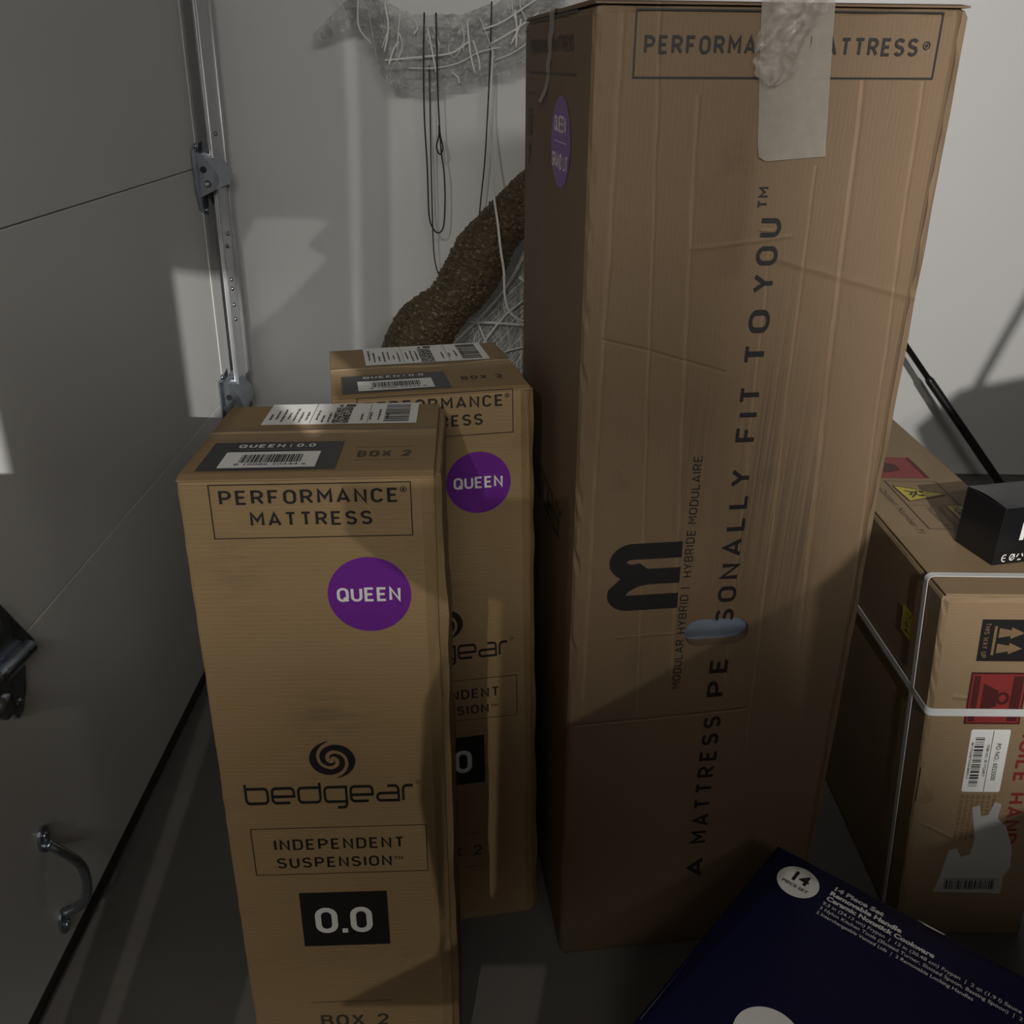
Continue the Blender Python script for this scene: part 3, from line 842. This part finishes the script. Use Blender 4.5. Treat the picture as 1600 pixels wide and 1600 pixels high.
# left face
l = T.left
p, w = bfont('PERFORMANCE MATTRESS', .02, .03)
decal('heading_print', frame(.055, 1.4985, .445, 1.5745, .0030)[:2] + line_text('PERFORMANCE', .066, 1.527, .235, .020, .165, .2) + line_text('MATTRESS', .262, 1.527, .425, .020, .165, .2), l, M['ink_soft'], root)
lc = decal('size_print', [disc(.349, 1.4115, .0740, .0610, 48)], l, M['purple'], root)
lu = lambda u, v, k: l(u, v, k + .0006)
decal('size_lettering', line_text('QUEEN', .302, 1.4245, .392, .022, .165, .1) + [rect(.302, 1.4115, .396, 1.4125)] + line_text('GRAND LIT', .288, 1.3755, .410, .021, .165, .1), lu, M['printwhite'], lc)
decal('side_print', [rect(.040, 1.4675, .125, 1.4695), rect(.050, 1.440, .075, 1.4465), rect(.082, 1.442, .10, 1.446), rect(.048, 1.405, .088, 1.436), rect(.052, 1.378, .062, 1.392), rect(.07, 1.372, .078, 1.39), rect(.05, 1.36, .07, 1.366)], l, M['ink_soft'], root)
ww = wide_word(.12, .815, .435, .05)
decal('logo_print', ww, l, M['ink_soft'], root)
# tape hanging over the left top edge, with a curled tip
tb = bmesh.new()
rows = []
for i in range(15):
    t = i / 14
    v = 1.585 - .125 * t
    u0 = .250 - .045 * t; wdt = .040 - .012 * t
    lft = .0012 + (.010 * max(0, t - .85) / .15) + .001 * sin(i * 1.7)
    rows.append([tb.verts.new((-lft, T.d - u, v)) for u in (u0, u0 + wdt * .5, u0 + wdt)])
for a, c in zip(rows, rows[1:]):
    for k in range(2): tb.faces.new((a[k], a[k + 1], c[k + 1], c[k]))
lab(T.part('hanging_tape', tb, M['masking'], True), 'narrow strip of milky tape hanging from the top edge')
# wide milky tape down the front and crumpled clear tape on it
tb = bmesh.new()
rows = []
for i in range(23):
    t = i / 22
    v = 1.586 - .182 * t
    row = []
    for k in range(9):
        a = k / 8
        u = .2005 + .016 * t + (.092 - .002 * t) * a
        vv = v + (t ** 6) * (.006 * a - .003 + (.006 if k == 0 else 0))
        row.append(tb.verts.new((u, -(.0024 + .0012 * noise.noise(Vector((u * 40, vv * 12, 5))) + (.008 if k == 0 else .002) * max(0, t - .9) * 6), vv)))
    rows.append(row)
for a, c in zip(rows, rows[1:]):
    for k in range(8): tb.faces.new((a[k], c[k], c[k + 1], a[k + 1]))
lab(T.part('tape_strip', tb, M['masking'], True), 'wide milky tape strip over the middle of the heading')
tb = bmesh.new()
rows = []
for i in range(25):
    t = i / 24
    v = 1.588 - .098 * t
    mid = .246 - .030 * t + .004 * sin(t * 9)
    half = (.036 - .010 * t) * (1 if t < .85 else (1 - t) / .15 * .7 + .3)
    row = []
    for k in range(13):
        a = k / 12 * 2 - 1
        q = Vector((a * 3.1, t * 7, 9))
        dep = .009 + .018 * (1 - a * a) * (.6 + .6 * noise.noise(q)) + .010 * noise.noise(q * 2.7)
        row.append(tb.verts.new((mid + half * a + .004 * noise.noise(q * 2), -max(.0045, dep), v + .005 * noise.noise(q * 1.9))))
    rows.append(row)
for a, c in zip(rows, rows[1:]):
    for k in range(12): tb.faces.new((a[k], c[k], c[k + 1], a[k + 1]))
lab(T.part('tape_wad', tb, M['film'], True), 'crumpled shiny clear tape')

# ------------------------------------------------------------------ strapped shipping carton on the right
root = thing('shipping_carton', 'long brown carton bound with white plastic straps, black box on top of it', 'cardboard box', (.7729, 1.3084, 0))
root.scale = (.93125, .93125, .93125)
ZB = .1107
R = Carton(root, .262, 1.16, .700, -.085, 0)
R.map = lambda x, y, z: Vector((x + R.sx * z, y, z + ZB))
R.body(M['ship'], .695, bev=.009, wear=.008, seed=7, zbot=-ZB)
bm = bm_box(bmesh.new(), .004, .258, .004, 1.156, .695, .700, .002)
R.part('top_flap', bm, M['ship'])
f = R.front
bk = decal('handling_print', [rect(.0725, .5665, .165, .6530)], f, M['ink'], root)
fu = lambda u, v, k: f(u, v, k + .0006)
p, w = din('THIS WAY UP', .15, .16)
sym = turn([[(x * .072 / w, y * .0095) for x, y in q] for q in p], .0785, .646, False)
sym += [rect(.0955, .580, .1005, .640)]
for vz in (.594, .626):
    sym += [[(.1045, vz - .010), (.128, vz - .0055), (.128, vz + .0055), (.1045, vz + .010)], [(.126, vz - .012), (.150, vz), (.126, vz + .012)]]
decal('handling_lettering', sym, fu, M['edge'], bk)
rd = decal('weight_print', [rect(.0680, .4290, .172, .5430)], f, M['darkred'], root)
decal('weight_field', [rect(.0715, .4330, .168, .5390)], fu, M['red'], rd)
fu2 = lambda u, v, k: f(u, v, k + .0012)
decal('weight_symbol', [rect(.0745, .436, .0860, .536), [(.0935, .455), (.0935, .520), (.122, .504), (.122, .471)]] + stroke(arc(.131, .4875, .0095, .0110, 0, 360, 14), .006, True) + [rect(.146, .437, .164, .536)], fu2, M['darkred'], rd)
st = decal('order_sticker', [rrect(.0855, .2700, .1590, .4170, .004)], f, M['white'], root)
p, w = bfont('PO NO.: 6023500', .0085, .02)
od = turn([[(x * .088 / w, y) for x, y in q] for q in p], .1370, .386, False)
od += bars(.0960, .284, .1130, .402, 14, .0016, False) + [rect(.1270, .272, .1280, .415)]
p, w = bfont('ITEM NO.: BF-77Q4B72', .0048, .02)
od += turn([[(x * .075 / w, y) for x, y in q] for q in p], .1190, .383, False)
p, w = bfont('BF-77Q4B72G0NM0013', .0042, .02)
od += turn([[(x * .085 / w, y) for x, y in q] for q in p], .0893, .388, False)
decal('order_lettering', od, fu, M['slate'], st)
for wd, v0, ln in (('FRAGILE', .490, .196), ('HANDLE', .268, .188)):
    p, w = din(wd, .17, .14)
    decal('fragile_word', turn([[(x * ln / w, y * .030) for x, y in q] for q in p], .180, v0, False), f, M['red'], root)
rnd = random.Random(5)
tx = []
for i in range(7):
    j = .262
    while j > .150:
        e = j - rnd.uniform(.004, .012)
        tx.append(rect(.086 + i * .0105, e, .0915 + i * .0105, j)); j = e - .003
decal('notice_print', tx, f, M['edge'], root)
tl = decal('torn_label', [[(.062, .012), (.200, .008), (.199, .055), (.210, .080), (.205, .13), (.185, .185), (.165, .205), (.168, .240), (.154, .246), (.146, .214), (.132, .210), (.126, .238), (.112, .232), (.120, .190), (.128, .150), (.124, .112), (.106, .106), (.095, .128), (.080, .122), (.072, .06)]], fu, plain('shaded_torn_paper', (.42, .41, .385), .6), root)  # white paper greyed in its colour to stand for the shadow over it
lab(tl, 'torn white paper label')
decal('torn_barcode', bars(.082, .020, .185, .044, 21, .0014) + [rect(.078, .047, .19, .0485)], fu2, M['ink_soft'], tl)
# worn, peeled paper at the left corner
pb = bmesh.new()
prr = [(.002, .330), (.012, .318), (.030, .285), (.036, .255), (.020, .238), (.001, .245)]
cen = pb.verts.new((.016, -.010, .280))
vs = [pb.verts.new((u, -.0015, v)) for u, v in prr]
for i in range(len(vs)): pb.faces.new((vs[i - 1], vs[i], cen))
R.part('peeled_paper', pb, M['ship'])
# straps
def loop_strap(name, path, wdir, wd):
    bm = bmesh.new()
    wdv = Vector(wdir) * wd / 2
    rr = [(bm.verts.new(Vector(q) - wdv), bm.verts.new(Vector(q) + wdv)) for q in path]
    for i in range(len(rr)):
        a, c = rr[i - 1], rr[i]
        bm.faces.new((a[0], c[0], c[1], a[1]))
    o = R.part(name, bm, M['strap'])
    md = o.modifiers.new('thick', 'SOLIDIFY'); md.thickness = .0012; md.offset = 0
    return o
e = .0035
def rounded(x0, x1, y0, y1, r):
    return [(x, y) for x, y in arc(x1 - r, y1 - r, r, r, 0, 90, 5) + arc(x0 + r, y1 - r, r, r, 90, 180, 5) + arc(x0 + r, y0 + r, r, r, 180, 270, 5) + arc(x1 - r, y0 + r, r, r, 270, 360, 5)]
lab(loop_strap('strap', [(x, y, .457) for x, y in rounded(-e, .262 + e, -e, 1.16 + e, .012)], (0, 0, 1), .016), 'white strap running around the carton at mid height')
lab(loop_strap('strap', [(x, .068, z) for x, z in rounded(-e, .262 + e, .0015 - ZB, .700 + e, .012)], (0, 1, 0), .014), 'white strap over the top edge and down the left side')
yl = decal('yellow_tag', [[(.0, 0), (.052, 0), (.052, .056), (0, .056)]], lambda u, v, k: R.map(-k - .001, .150 - u * 1.0, .540 + v), M['yellow'], root)
lab(yl, 'small yellow sticker')
p, w = bfont('7164', .02, .02)
decal('tag_lettering', turn(place(p, 0, 0, .045 / w), .018, .052, False), lambda u, v, k: R.map(-k - .0016, .150 - u, .540 + v), M['ink_soft'], yl)
# printing on top
t = lambda u, v, k=0: R.map(u, v, .7005 + k)
rp = decal('top_weight_print', [rect(.075, .520, .190, .645)], t, M['red'], root)
decal('top_weight_symbol', [rect(.18, .524, .188, .64), rect(.075, .524, .082, .64), [(.10, .55), (.10, .615), (.14, .60), (.14, .565)]], lambda u, v, k: t(u, v, k + .0006), M['darkred'], rp)
ca = decal('caution_print', frame(.0800, .2590, .1945, .5020, .0020) + [rect(.080, .372, .1945, .3735), rect(.1605, .26, .1615, .372)], t, M['ink'], root)
ty = decal('caution_triangle', [[(.0885, .474), (.188, .432), (.0945, .393)], rect(.1625, .262, .1925, .371)], t, M['yellow'], root)
tu = lambda u, v, k: t(u, v, k + .0006)
tri = []
for a, c in (((.0885, .474), (.188, .432)), ((.188, .432), (.0945, .393)), ((.0945, .393), (.0885, .474))): tri += stroke([a, c], .0026)
tri += stroke([(.104, .448), (.118, .440), (.128, .444), (.121, .430), (.132, .418)], .005) + stroke([(.107, .424), (.118, .440)], .005) + stroke([(.121, .430), (.107, .412)], .004) + [disc(.137, .442, .005, .006, 12), disc(.134, .424, .004, .005, 12)]
p, w = bfont('! CAUTION', .016, .04)
tri += turn(place(p, 0, 0, .085 / w), .170, .366, False)
decal('caution_symbol', tri, tu, M['ink'], ty)
p, w = bfont('Heavy objects', .012, .0); q, w2 = bfont('Two person lift', .011, .0); r_, w3 = bfont('Caution: Number 71', .014, .0)
decal('caution_lettering', turn(place(p, 0, 0, .092 / w), .138, .364, False) + turn(place(q, 0, 0, .096 / w2), .116, .366, False) + turn(place(r_, 0, 0, .22 / w3), .052, .46, False), t, M['ink_soft'], root)

# ------------------------------------------------------------------ small black product box on the carton
root = thing('product_box', 'small glossy black box with white symbols, sitting on the strapped carton', 'box', (.840, 1.408, .7562), .235)
root.scale = (.93125, .93125, .93125)
bm = bm_box(bmesh.new(), 0, .155, 0, .104, 0, .114, .0012, 1)
finish('carton_body', bm, M['blackcard'], root)
lb = bmesh.new()                        # tuck flap bowed up a little at the left end
rows = []
for i in range(11):
    t_ = i / 10
    rows.append([lb.verts.new((x, .104 * t_, .1142 + (.0045 * sin(pi * t_)) * math.exp(-x / .03))) for x in (0, .012, .03, .06, .1, .155)])
for a, c in zip(rows, rows[1:]):
    for k in range(5): lb.faces.new((a[k], a[k + 1], c[k + 1], c[k]))
finish('tuck_lid', lb, plain('black_lid_card', (.028, .029, .031), .38), root)
fb = lambda u, v, k: Vector((u, -k, v))
marks = []
marks += stroke(arc(.0225, .0135, .0055, .0068, 60, 300, 8), .0022) + [rect(.0185, .0128, .0250, .0146)]
marks += stroke(arc(.0385, .0140, .0052, .0062, 0, 360, 10), .0020, True) + stroke([(.0345, .0085), (.0435, .0200)], .0020)
for k in range(3):
    a = radians(90 + 120 * k)
    marks += stroke([(.0550 + .0070 * cos(a + .5), .0138 + .0070 * sin(a + .5)), (.0550 + .0070 * cos(a + 1.6), .0138 + .0070 * sin(a + 1.6))], .0024)
decal('initials_print', line_text('PO', .0440, .0440, .1100, .0400, .2, .2), fb, M['white'], root)
decal('symbol_print', marks, fb, M['white'], root)

# ------------------------------------------------------------------ navy cookware box in front
root = thing('cookware_box', 'dark navy blue cookware box with round white badges, lying in front of the tall carton', 'box', (.478, 1.200, 0), radians(-41.0))
HN = .330
finish('carton_body', bm_box(bmesh.new(), .003, .60, -.430, -.003, 0, HN - .004, .002, 1), M['navy'], root)
finish('lid', bm_box(bmesh.new(), 0, .603, -.433, 0, HN - .030, HN, .0018, 2), M['navy'], root)
finish('lid_fold', bm_tube(bmesh.new(), [(.0045, -.425, HN + .0005), (.0045, -.006, HN + .0005)], .0022, 8), M['navy'], root, True)
t = lambda u, v, k=0: Vector((u, v, HN + k))
bd = decal('piece_badge', [disc(.0605, -.0520, .0330, .0330, 48)], t, M['white'], root)
tu = lambda u, v, k: t(u, v, k + .0005)
p, w = bfont('14', .0210, .05); q, w2 = bfont('PIECE SET', .0062, .04)
decal('badge_lettering', place(p, .0445, -.0530, .031 / w) + place(q, .0385, -.0665, .044 / w2), tu, M['ink'], bd)
bd = decal('lower_badge', [disc(.148, -.333, .046, .046, 48)], t, M['white'], root)
tx = []
for i, (s, wd) in enumerate((('14 Piece Set', .081), ('Removable Handle', .113), ('Ceramic Nonstick Cookware', .166))):
    p, w = bfont(s, .0088, .06)
    tx += place(p, .1090, -.0295 - .0132 * i, wd / w)
for i, (s, wd) in enumerate((('9.5 in (24.13 cm) Frypan  |  12 in (30.48 cm) Frypan  |  2 qt (1.9 l) Sauce Pan  |  4 qt (3.8 l) Stock Pot', .405),
                            ('3 Nylon Kitchen Tools (Slotted Turner, Slotted Spoon, Basting Spoon)  |  2 Felt Pan Protectors', .372),
                            ('2 Interchangeable Vented Lids  |  2 Removable Locking Handles', .232))):
    p, w = bfont(s, .0066, .012)
    tx += place(p, .1085, -.0685 - .0118 * i, wd / w)
decal('contents_lettering', tx, t, M['printwhite'], root)
decal('worn_edge', [[(.232, -.0005), (.246, -.004), (.272, -.0035), (.274, -.0008), (.25, -.0002)]], tu, M['white'], root)

# ------------------------------------------------------------------ things at the wall
# black pole leaning on the wall
root = thing('pole', 'thin black pole leaning against the white wall behind the strapped carton', 'pole', (1.405, 2.50, 0))
def P(x, y, z): return (x - 1.405, y - 2.50, z)
finish('shaft', bm_tube(bmesh.new(), [P(.78, 2.775, 1.285), P(1.262, 2.66, .705)], .0085, 10), M['pole'], root, True)
finish('grip', bm_tube(bmesh.new(), [P(1.255, 2.6615, .713), P(1.262, 2.66, .705), P(1.60, 2.575, .30), P(1.845, 2.515, .012)], [.0095, .0125, .0125, .0125], 12), M['pole'], root, True)

# torn white netting draped on the wall
NY = 2.70
top = [(-.430, 1.690), (-.388, 1.672), (-.340, 1.668), (-.284, 1.651), (-.236, 1.635), (-.196, 1.630), (-.139, 1.631), (-.083, 1.640), (-.026, 1.660), (.022, 1.678), (.086, 1.712), (.160, 1.75)]
bot = [(-.370, 1.600), (-.345, 1.590), (-.328, 1.555), (-.318, 1.510), (-.290, 1.470), (-.262, 1.455), (-.208, 1.453), (-.141, 1.461), (-.075, 1.476), (-.017, 1.492), (.035, 1.508), (.150, 1.56)]
root = thing('netting', 'crumpled whitish netting draped along the top of the wall beside the tall carton', 'net', (-.15, NY, 1.60))
bm = bmesh.new()
tt = spline([(x, 0, z) for x, z in top], 8); bb = spline([(x, 0, z) for x, z in bot], 8)
nv = 26
rows = []
for i, (a, c) in enumerate(zip(tt, bb)):
    row = []
    for j in range(nv + 1):
        q = a.lerp(c, j / nv)
        k = Vector((q.x * 22, q.z * 22, 3))
        edge = (.010 if j == nv else .004 if j == 0 else 0)
        row.append(bm.verts.new((q.x + .15 + .006 * noise.noise(k), .016 * noise.noise(k) + .014 * noise.noise(k * 2.3) + .008 * noise.noise(k * 6) + .02 * sin(pi * j / nv) - .02, q.z - 1.60 + edge * 1.6 * noise.noise(k * 3.5) + edge * 1.2 * noise.noise(k * 1.1))))
    rows.append(row)
for a, c in zip(rows, rows[1:]):
    for j in range(nv): bm.faces.new((a[j], a[j + 1], c[j + 1], c[j]))
# the loose arm to the left
arm = spline([(-.372, 0, 1.640), (-.41, 0, 1.618), (-.45, 0, 1.592), (-.484, 0, 1.572)], 5)
rows = []
for i, p in enumerate(arm):
    w_ = .030 * (1 - i / len(arm)) + .008
    k = Vector((i * .6, 2, 7))
    rows.append([bm.verts.new((p.x + .15 + .003 * noise.noise(k * (j + 1)), .01 * noise.noise(k + Vector((0, j, 0))), p.z - 1.60 + w_ * (j / 3 * 2 - 1) + .004 * noise.noise(k * 3 + Vector((j, 0, 0))))) for j in range(4)])
for a, c in zip(rows, rows[1:]):
    for j in range(3): bm.faces.new((a[j], a[j + 1], c[j + 1], c[j]))
finish('net_sheet', bm, M['net'], root, False)
strands = [[(-.36, 1.665), (-.362, 1.60), (-.33, 1.56)], [(-.295, 1.655), (-.288, 1.60), (-.30, 1.545)], [(-.335, 1.63), (-.325, 1.56), (-.318, 1.52)], [(-.255, 1.64), (-.262, 1.60), (-.268, 1.55)], [(-.262, 1.59), (-.254, 1.56), (-.27, 1.52)],
           [(-.30, 1.525), (-.20, 1.535), (-.13, 1.545), (-.085, 1.572)], [(-.24, 1.508), (-.17, 1.51), (-.11, 1.523), (-.06, 1.548), (-.005, 1.56)], [(-.05, 1.60), (.0, 1.618), (.06, 1.655), (.12, 1.69)],
           [(-.03, 1.568), (.03, 1.60), (.09, 1.64)], [(-.06, 1.63), (-.035, 1.575), (-.02, 1.535)], [(-.09, 1.62), (-.085, 1.57), (-.08, 1.535), (-.07, 1.50)], [(-.075, 1.575), (-.06, 1.53), (-.058, 1.505)], [(.03, 1.645), (.035, 1.60), (.034, 1.56)],
           [(-.02, 1.53), (.03, 1.55), (.09, 1.59)], [(-.105, 1.615), (-.098, 1.585), (-.10, 1.55)], [(.02, 1.68), (.025, 1.64), (.04, 1.60)], [(-.19, 1.60), (-.18, 1.555), (-.17, 1.50)], [(-.225, 1.585), (-.215, 1.60), (-.22, 1.62)], [(-.13, 1.50), (-.115, 1.49), (-.11, 1.475)]]
rnd = random.Random(12)
for _ in range(9):
    x = rnd.uniform(-.33, .08); zt = 1.63 + .5 * (x + .17) ** 2 * 2 - rnd.uniform(.0, .10)
    dx = rnd.uniform(-.03, .03)
    strands.append([(x, zt), (x + dx * .4 + rnd.uniform(-.006, .006), zt - .02), (x + dx, zt - rnd.uniform(.03, .06))])
for s in strands:
    tube('strand', M['wire'], root, [(x + .15, -.030, z - 1.60) for x, z in s], random.Random(s[0][0]).uniform(.0008, .0030), n=5, sides=6)

def cord(name, label, mat, pts, y, r, cat='cord', ys=None):
    b0 = pts[0]
    q = [((x - b0[0]), (0 if ys is None else ys[i]), z - b0[1]) for i, (x, z) in enumerate(pts)]
    o = tube(name, mat, None, q, r, n=7, sides=8)
    o.location = (b0[0], y, b0[1])
    return tag(o, label, cat)
A = [(-.196, 1.634), (-.2, 1.533), (-.201, 1.397), (-.196, 1.271), (-.194, 1.156), (-.186, 1.119), (-.170, 1.103), (-.155, 1.121), (-.150, 1.190), (-.152, 1.262), (-.158, 1.305), (-.162, 1.370), (-.165, 1.450), (-.166, 1.540), (-.167, 1.634)]
root = thing('hanging_cord', 'black cord hanging in a long loop with a small eye from the netting', 'cord', (-.18, 2.655, 1.63))
tube('cord_loop', M['black_cord'], root, [(x + .18, .0, z - 1.63) for x, z in A], .0021, n=7)
tube('cord_eye', M['black_cord'], root, [(x + .18, -.003, z - 1.63) for x, z in [(-.1635, 1.375), (-.164, 1.350), (-.1705, 1.322), (-.162, 1.304), (-.1535, 1.320), (-.160, 1.350), (-.1625, 1.375)]], .0021, n=7)
cord('hanging_cord', 'thin black cord hanging down the wall and curling behind the glittery brown tube', M['black_cord'], [(-.187, 1.515), (-.187, 1.444), (-.187, 1.287), (-.186, 1.140), (-.183, 1.040), (-.172, .99), (-.150, .955)], 2.672, .0017)
cord('hanging_cord', 'straight black cord hanging close to the tall carton', M['black_cord'], [(-.029, 1.662), (-.030, 1.60), (-.033, 1.503), (-.037, 1.415), (-.044, 1.290), (-.054, 1.192), (-.064, 1.085)], 2.672, .0018)

# brown tinsel tube with its white wire frame
root = thing('tinsel_tube', 'fat glittery brown tinsel tube bending up behind the shorter cartons', 'decoration', (-.235, 2.42, 0))
pth = [(-.24, .0), (-.255, .30), (-.262, .60), (-.245, .79), (-.195, .895), (-.130, .965), (-.085, 1.020), (-.048, 1.085), (-.005, 1.145), (.050, 1.205), (.130, 1.285), (.210, 1.35)]
rad0 = [.055, .062, .066, .074, .080, .061, .070, .072, .060, .058, .052, .040]
q = spline([(x + .235, .015 * sin(i), z) for i, (x, z) in enumerate(pth)], 30)
rr = []
for i in range(len(q)):
    k = i / 30; a = int(min(k, len(rad0) - 2)); tt_ = k - a
    tt_ = tt_ * tt_ * (3 - 2 * tt_)
    rr.append(rad0[a] + (rad0[a + 1] - rad0[a]) * tt_)
rr = [r * (1 + .012 * sin(i * 1.05)) for i, r in enumerate(rr)]
bm = bm_tube(bmesh.new(), q, rr, 54)
bm.normal_update()
for v in bm.verts:
    v.co += v.normal * (.0040 * noise.noise(v.co * 210) + .004 * noise.noise(v.co * 70))
finish('tinsel_body', bm, M['tinsel'], root, False)

root = thing('wire_frame', 'white wire lattice frame standing under the glittery brown tube', 'decoration', (0, 2.64, 0))
rnd = random.Random(3)
bm = bmesh.new()
def latt(x, z): return (x * 1.045, .02 * x + .02 * noise.noise(Vector((x * 6, z * 6, 0))), 1.5 + (z - 1.5) * 1.045)
edge_pts = [(-.245, .70), (-.150, .812), (-.045, .915), (.022, 1.0), (.070, 1.10), (.130, 1.24)]
for i in range(170):                 # crossing strands
    s = i / 169
    x0 = -.30 + .56 * s
    ang = rnd.choice((radians(47), radians(47), radians(44), radians(128), radians(95), radians(72))) + rnd.uniform(-.1, .1)
    z0 = .60 + rnd.uniform(0, .45)
    ln = rnd.uniform(.25, .55)
    a = Vector((x0, z0)); d = Vector((cos(ang), sin(ang)))
    pts = []
    for k in range(-6, 7):
        p = a + d * ln * k / 12
        lim = None
        for (xa, za), (xb, zb) in zip(edge_pts, edge_pts[1:]):
            if xa <= p.x <= xb: lim = za + (zb - za) * (p.x - xa) / (xb - xa)
        if lim is None or p.y > lim or p.y < .5 or p.x > .22: 
            if len(pts) > 2: break
            pts = []; continue
        pts.append(latt(p.x, p.y))
    if len(pts) > 2: bm_tube(bm, pts, rnd.uniform(.0005, .0013), 5)
finish('lattice', bm, M['wire'], root, True)
for s, r in (([(-.245, .70), (-.150, .812), (-.045, .915), (.022, 1.0), (.070, 1.10), (.130, 1.24)], .0035), ([(-.145, .895), (-.06, .897), (.03, .892), (.12, .885)], .0034), ([(-.09, .955), (-.06, .90), (-.03, .83), (-.01, .77)], .003),
             ([(-.075, .79), (-.03, .86), (.015, .915), (.06, .955)], .0028), ([(.015, .94), (.05, .90), (.09, .865)], .0034), ([(.05, 1.02), (.075, 1.0), (.11, .98)], .0042), ([(-.06, .775), (.02, .82), (.12, .84)], .002), ([(.10, .60), (.10, .9), (.11, 1.15)], .003)):
    tube('frame_rod', M['wire'], root, [Vector(latt(x, z)) + Vector((0, -.034, 0)) for x, z in s], r * 1.25, n=5, sides=7)
bm = bmesh.new()
rows = []
for i in range(19):
    x = -.245 + .44 * i / 18
    lim = edge_pts[-1][1]
    for (xa, za), (xb, zb) in zip(edge_pts, edge_pts[1:]):
        if xa <= x <= xb: lim = za + (zb - za) * (x - xa) / (xb - xa)
    rows.append([bm.verts.new(Vector(latt(x, .5 + (lim - .5) * j / 14)) + Vector((0, .016, 0))) for j in range(15)])
for a, c in zip(rows, rows[1:]):
    for j in range(14): bm.faces.new((a[j], a[j + 1], c[j + 1], c[j]))
finish('fine_mesh', bm, M['net'], root, True)
finish('stand_leg', bm_tube(bmesh.new(), [(-.12, .0, .002), (-.12, .0, .72)], .004, 8), M['wire'], root, True)
finish('stand_leg', bm_tube(bmesh.new(), [(.14, .02, .002), (.14, .02, .80)], .004, 8), M['wire'], root, True)

cb = [(-.028, 2.67, 1.486), (-.030, 2.64, 1.401), (-.0255, 2.56, 1.330), (-.020, 2.45, 1.264), (-.0145, 2.36, 1.219), (-.007, 2.32, 1.179), (.001, 2.30, 1.118), (.009, 2.30, 1.069), (.012, 2.30, 1.012), (.025, 2.31, .968), (.059, 2.33, .942), (.098, 2.35, .932)]
o = tube('white_cable', M['white_cord'], None, [(x + .026, y - 2.67, z - 1.486) for x, y, z in [(-.024, 2.69, 1.56)] + cb], .0030, n=7, sides=8)
o.location = (-.026, 2.67, 1.486)
tag(o, 'thin white cable hanging from the netting and trailing over the glittery brown tube', 'cord')
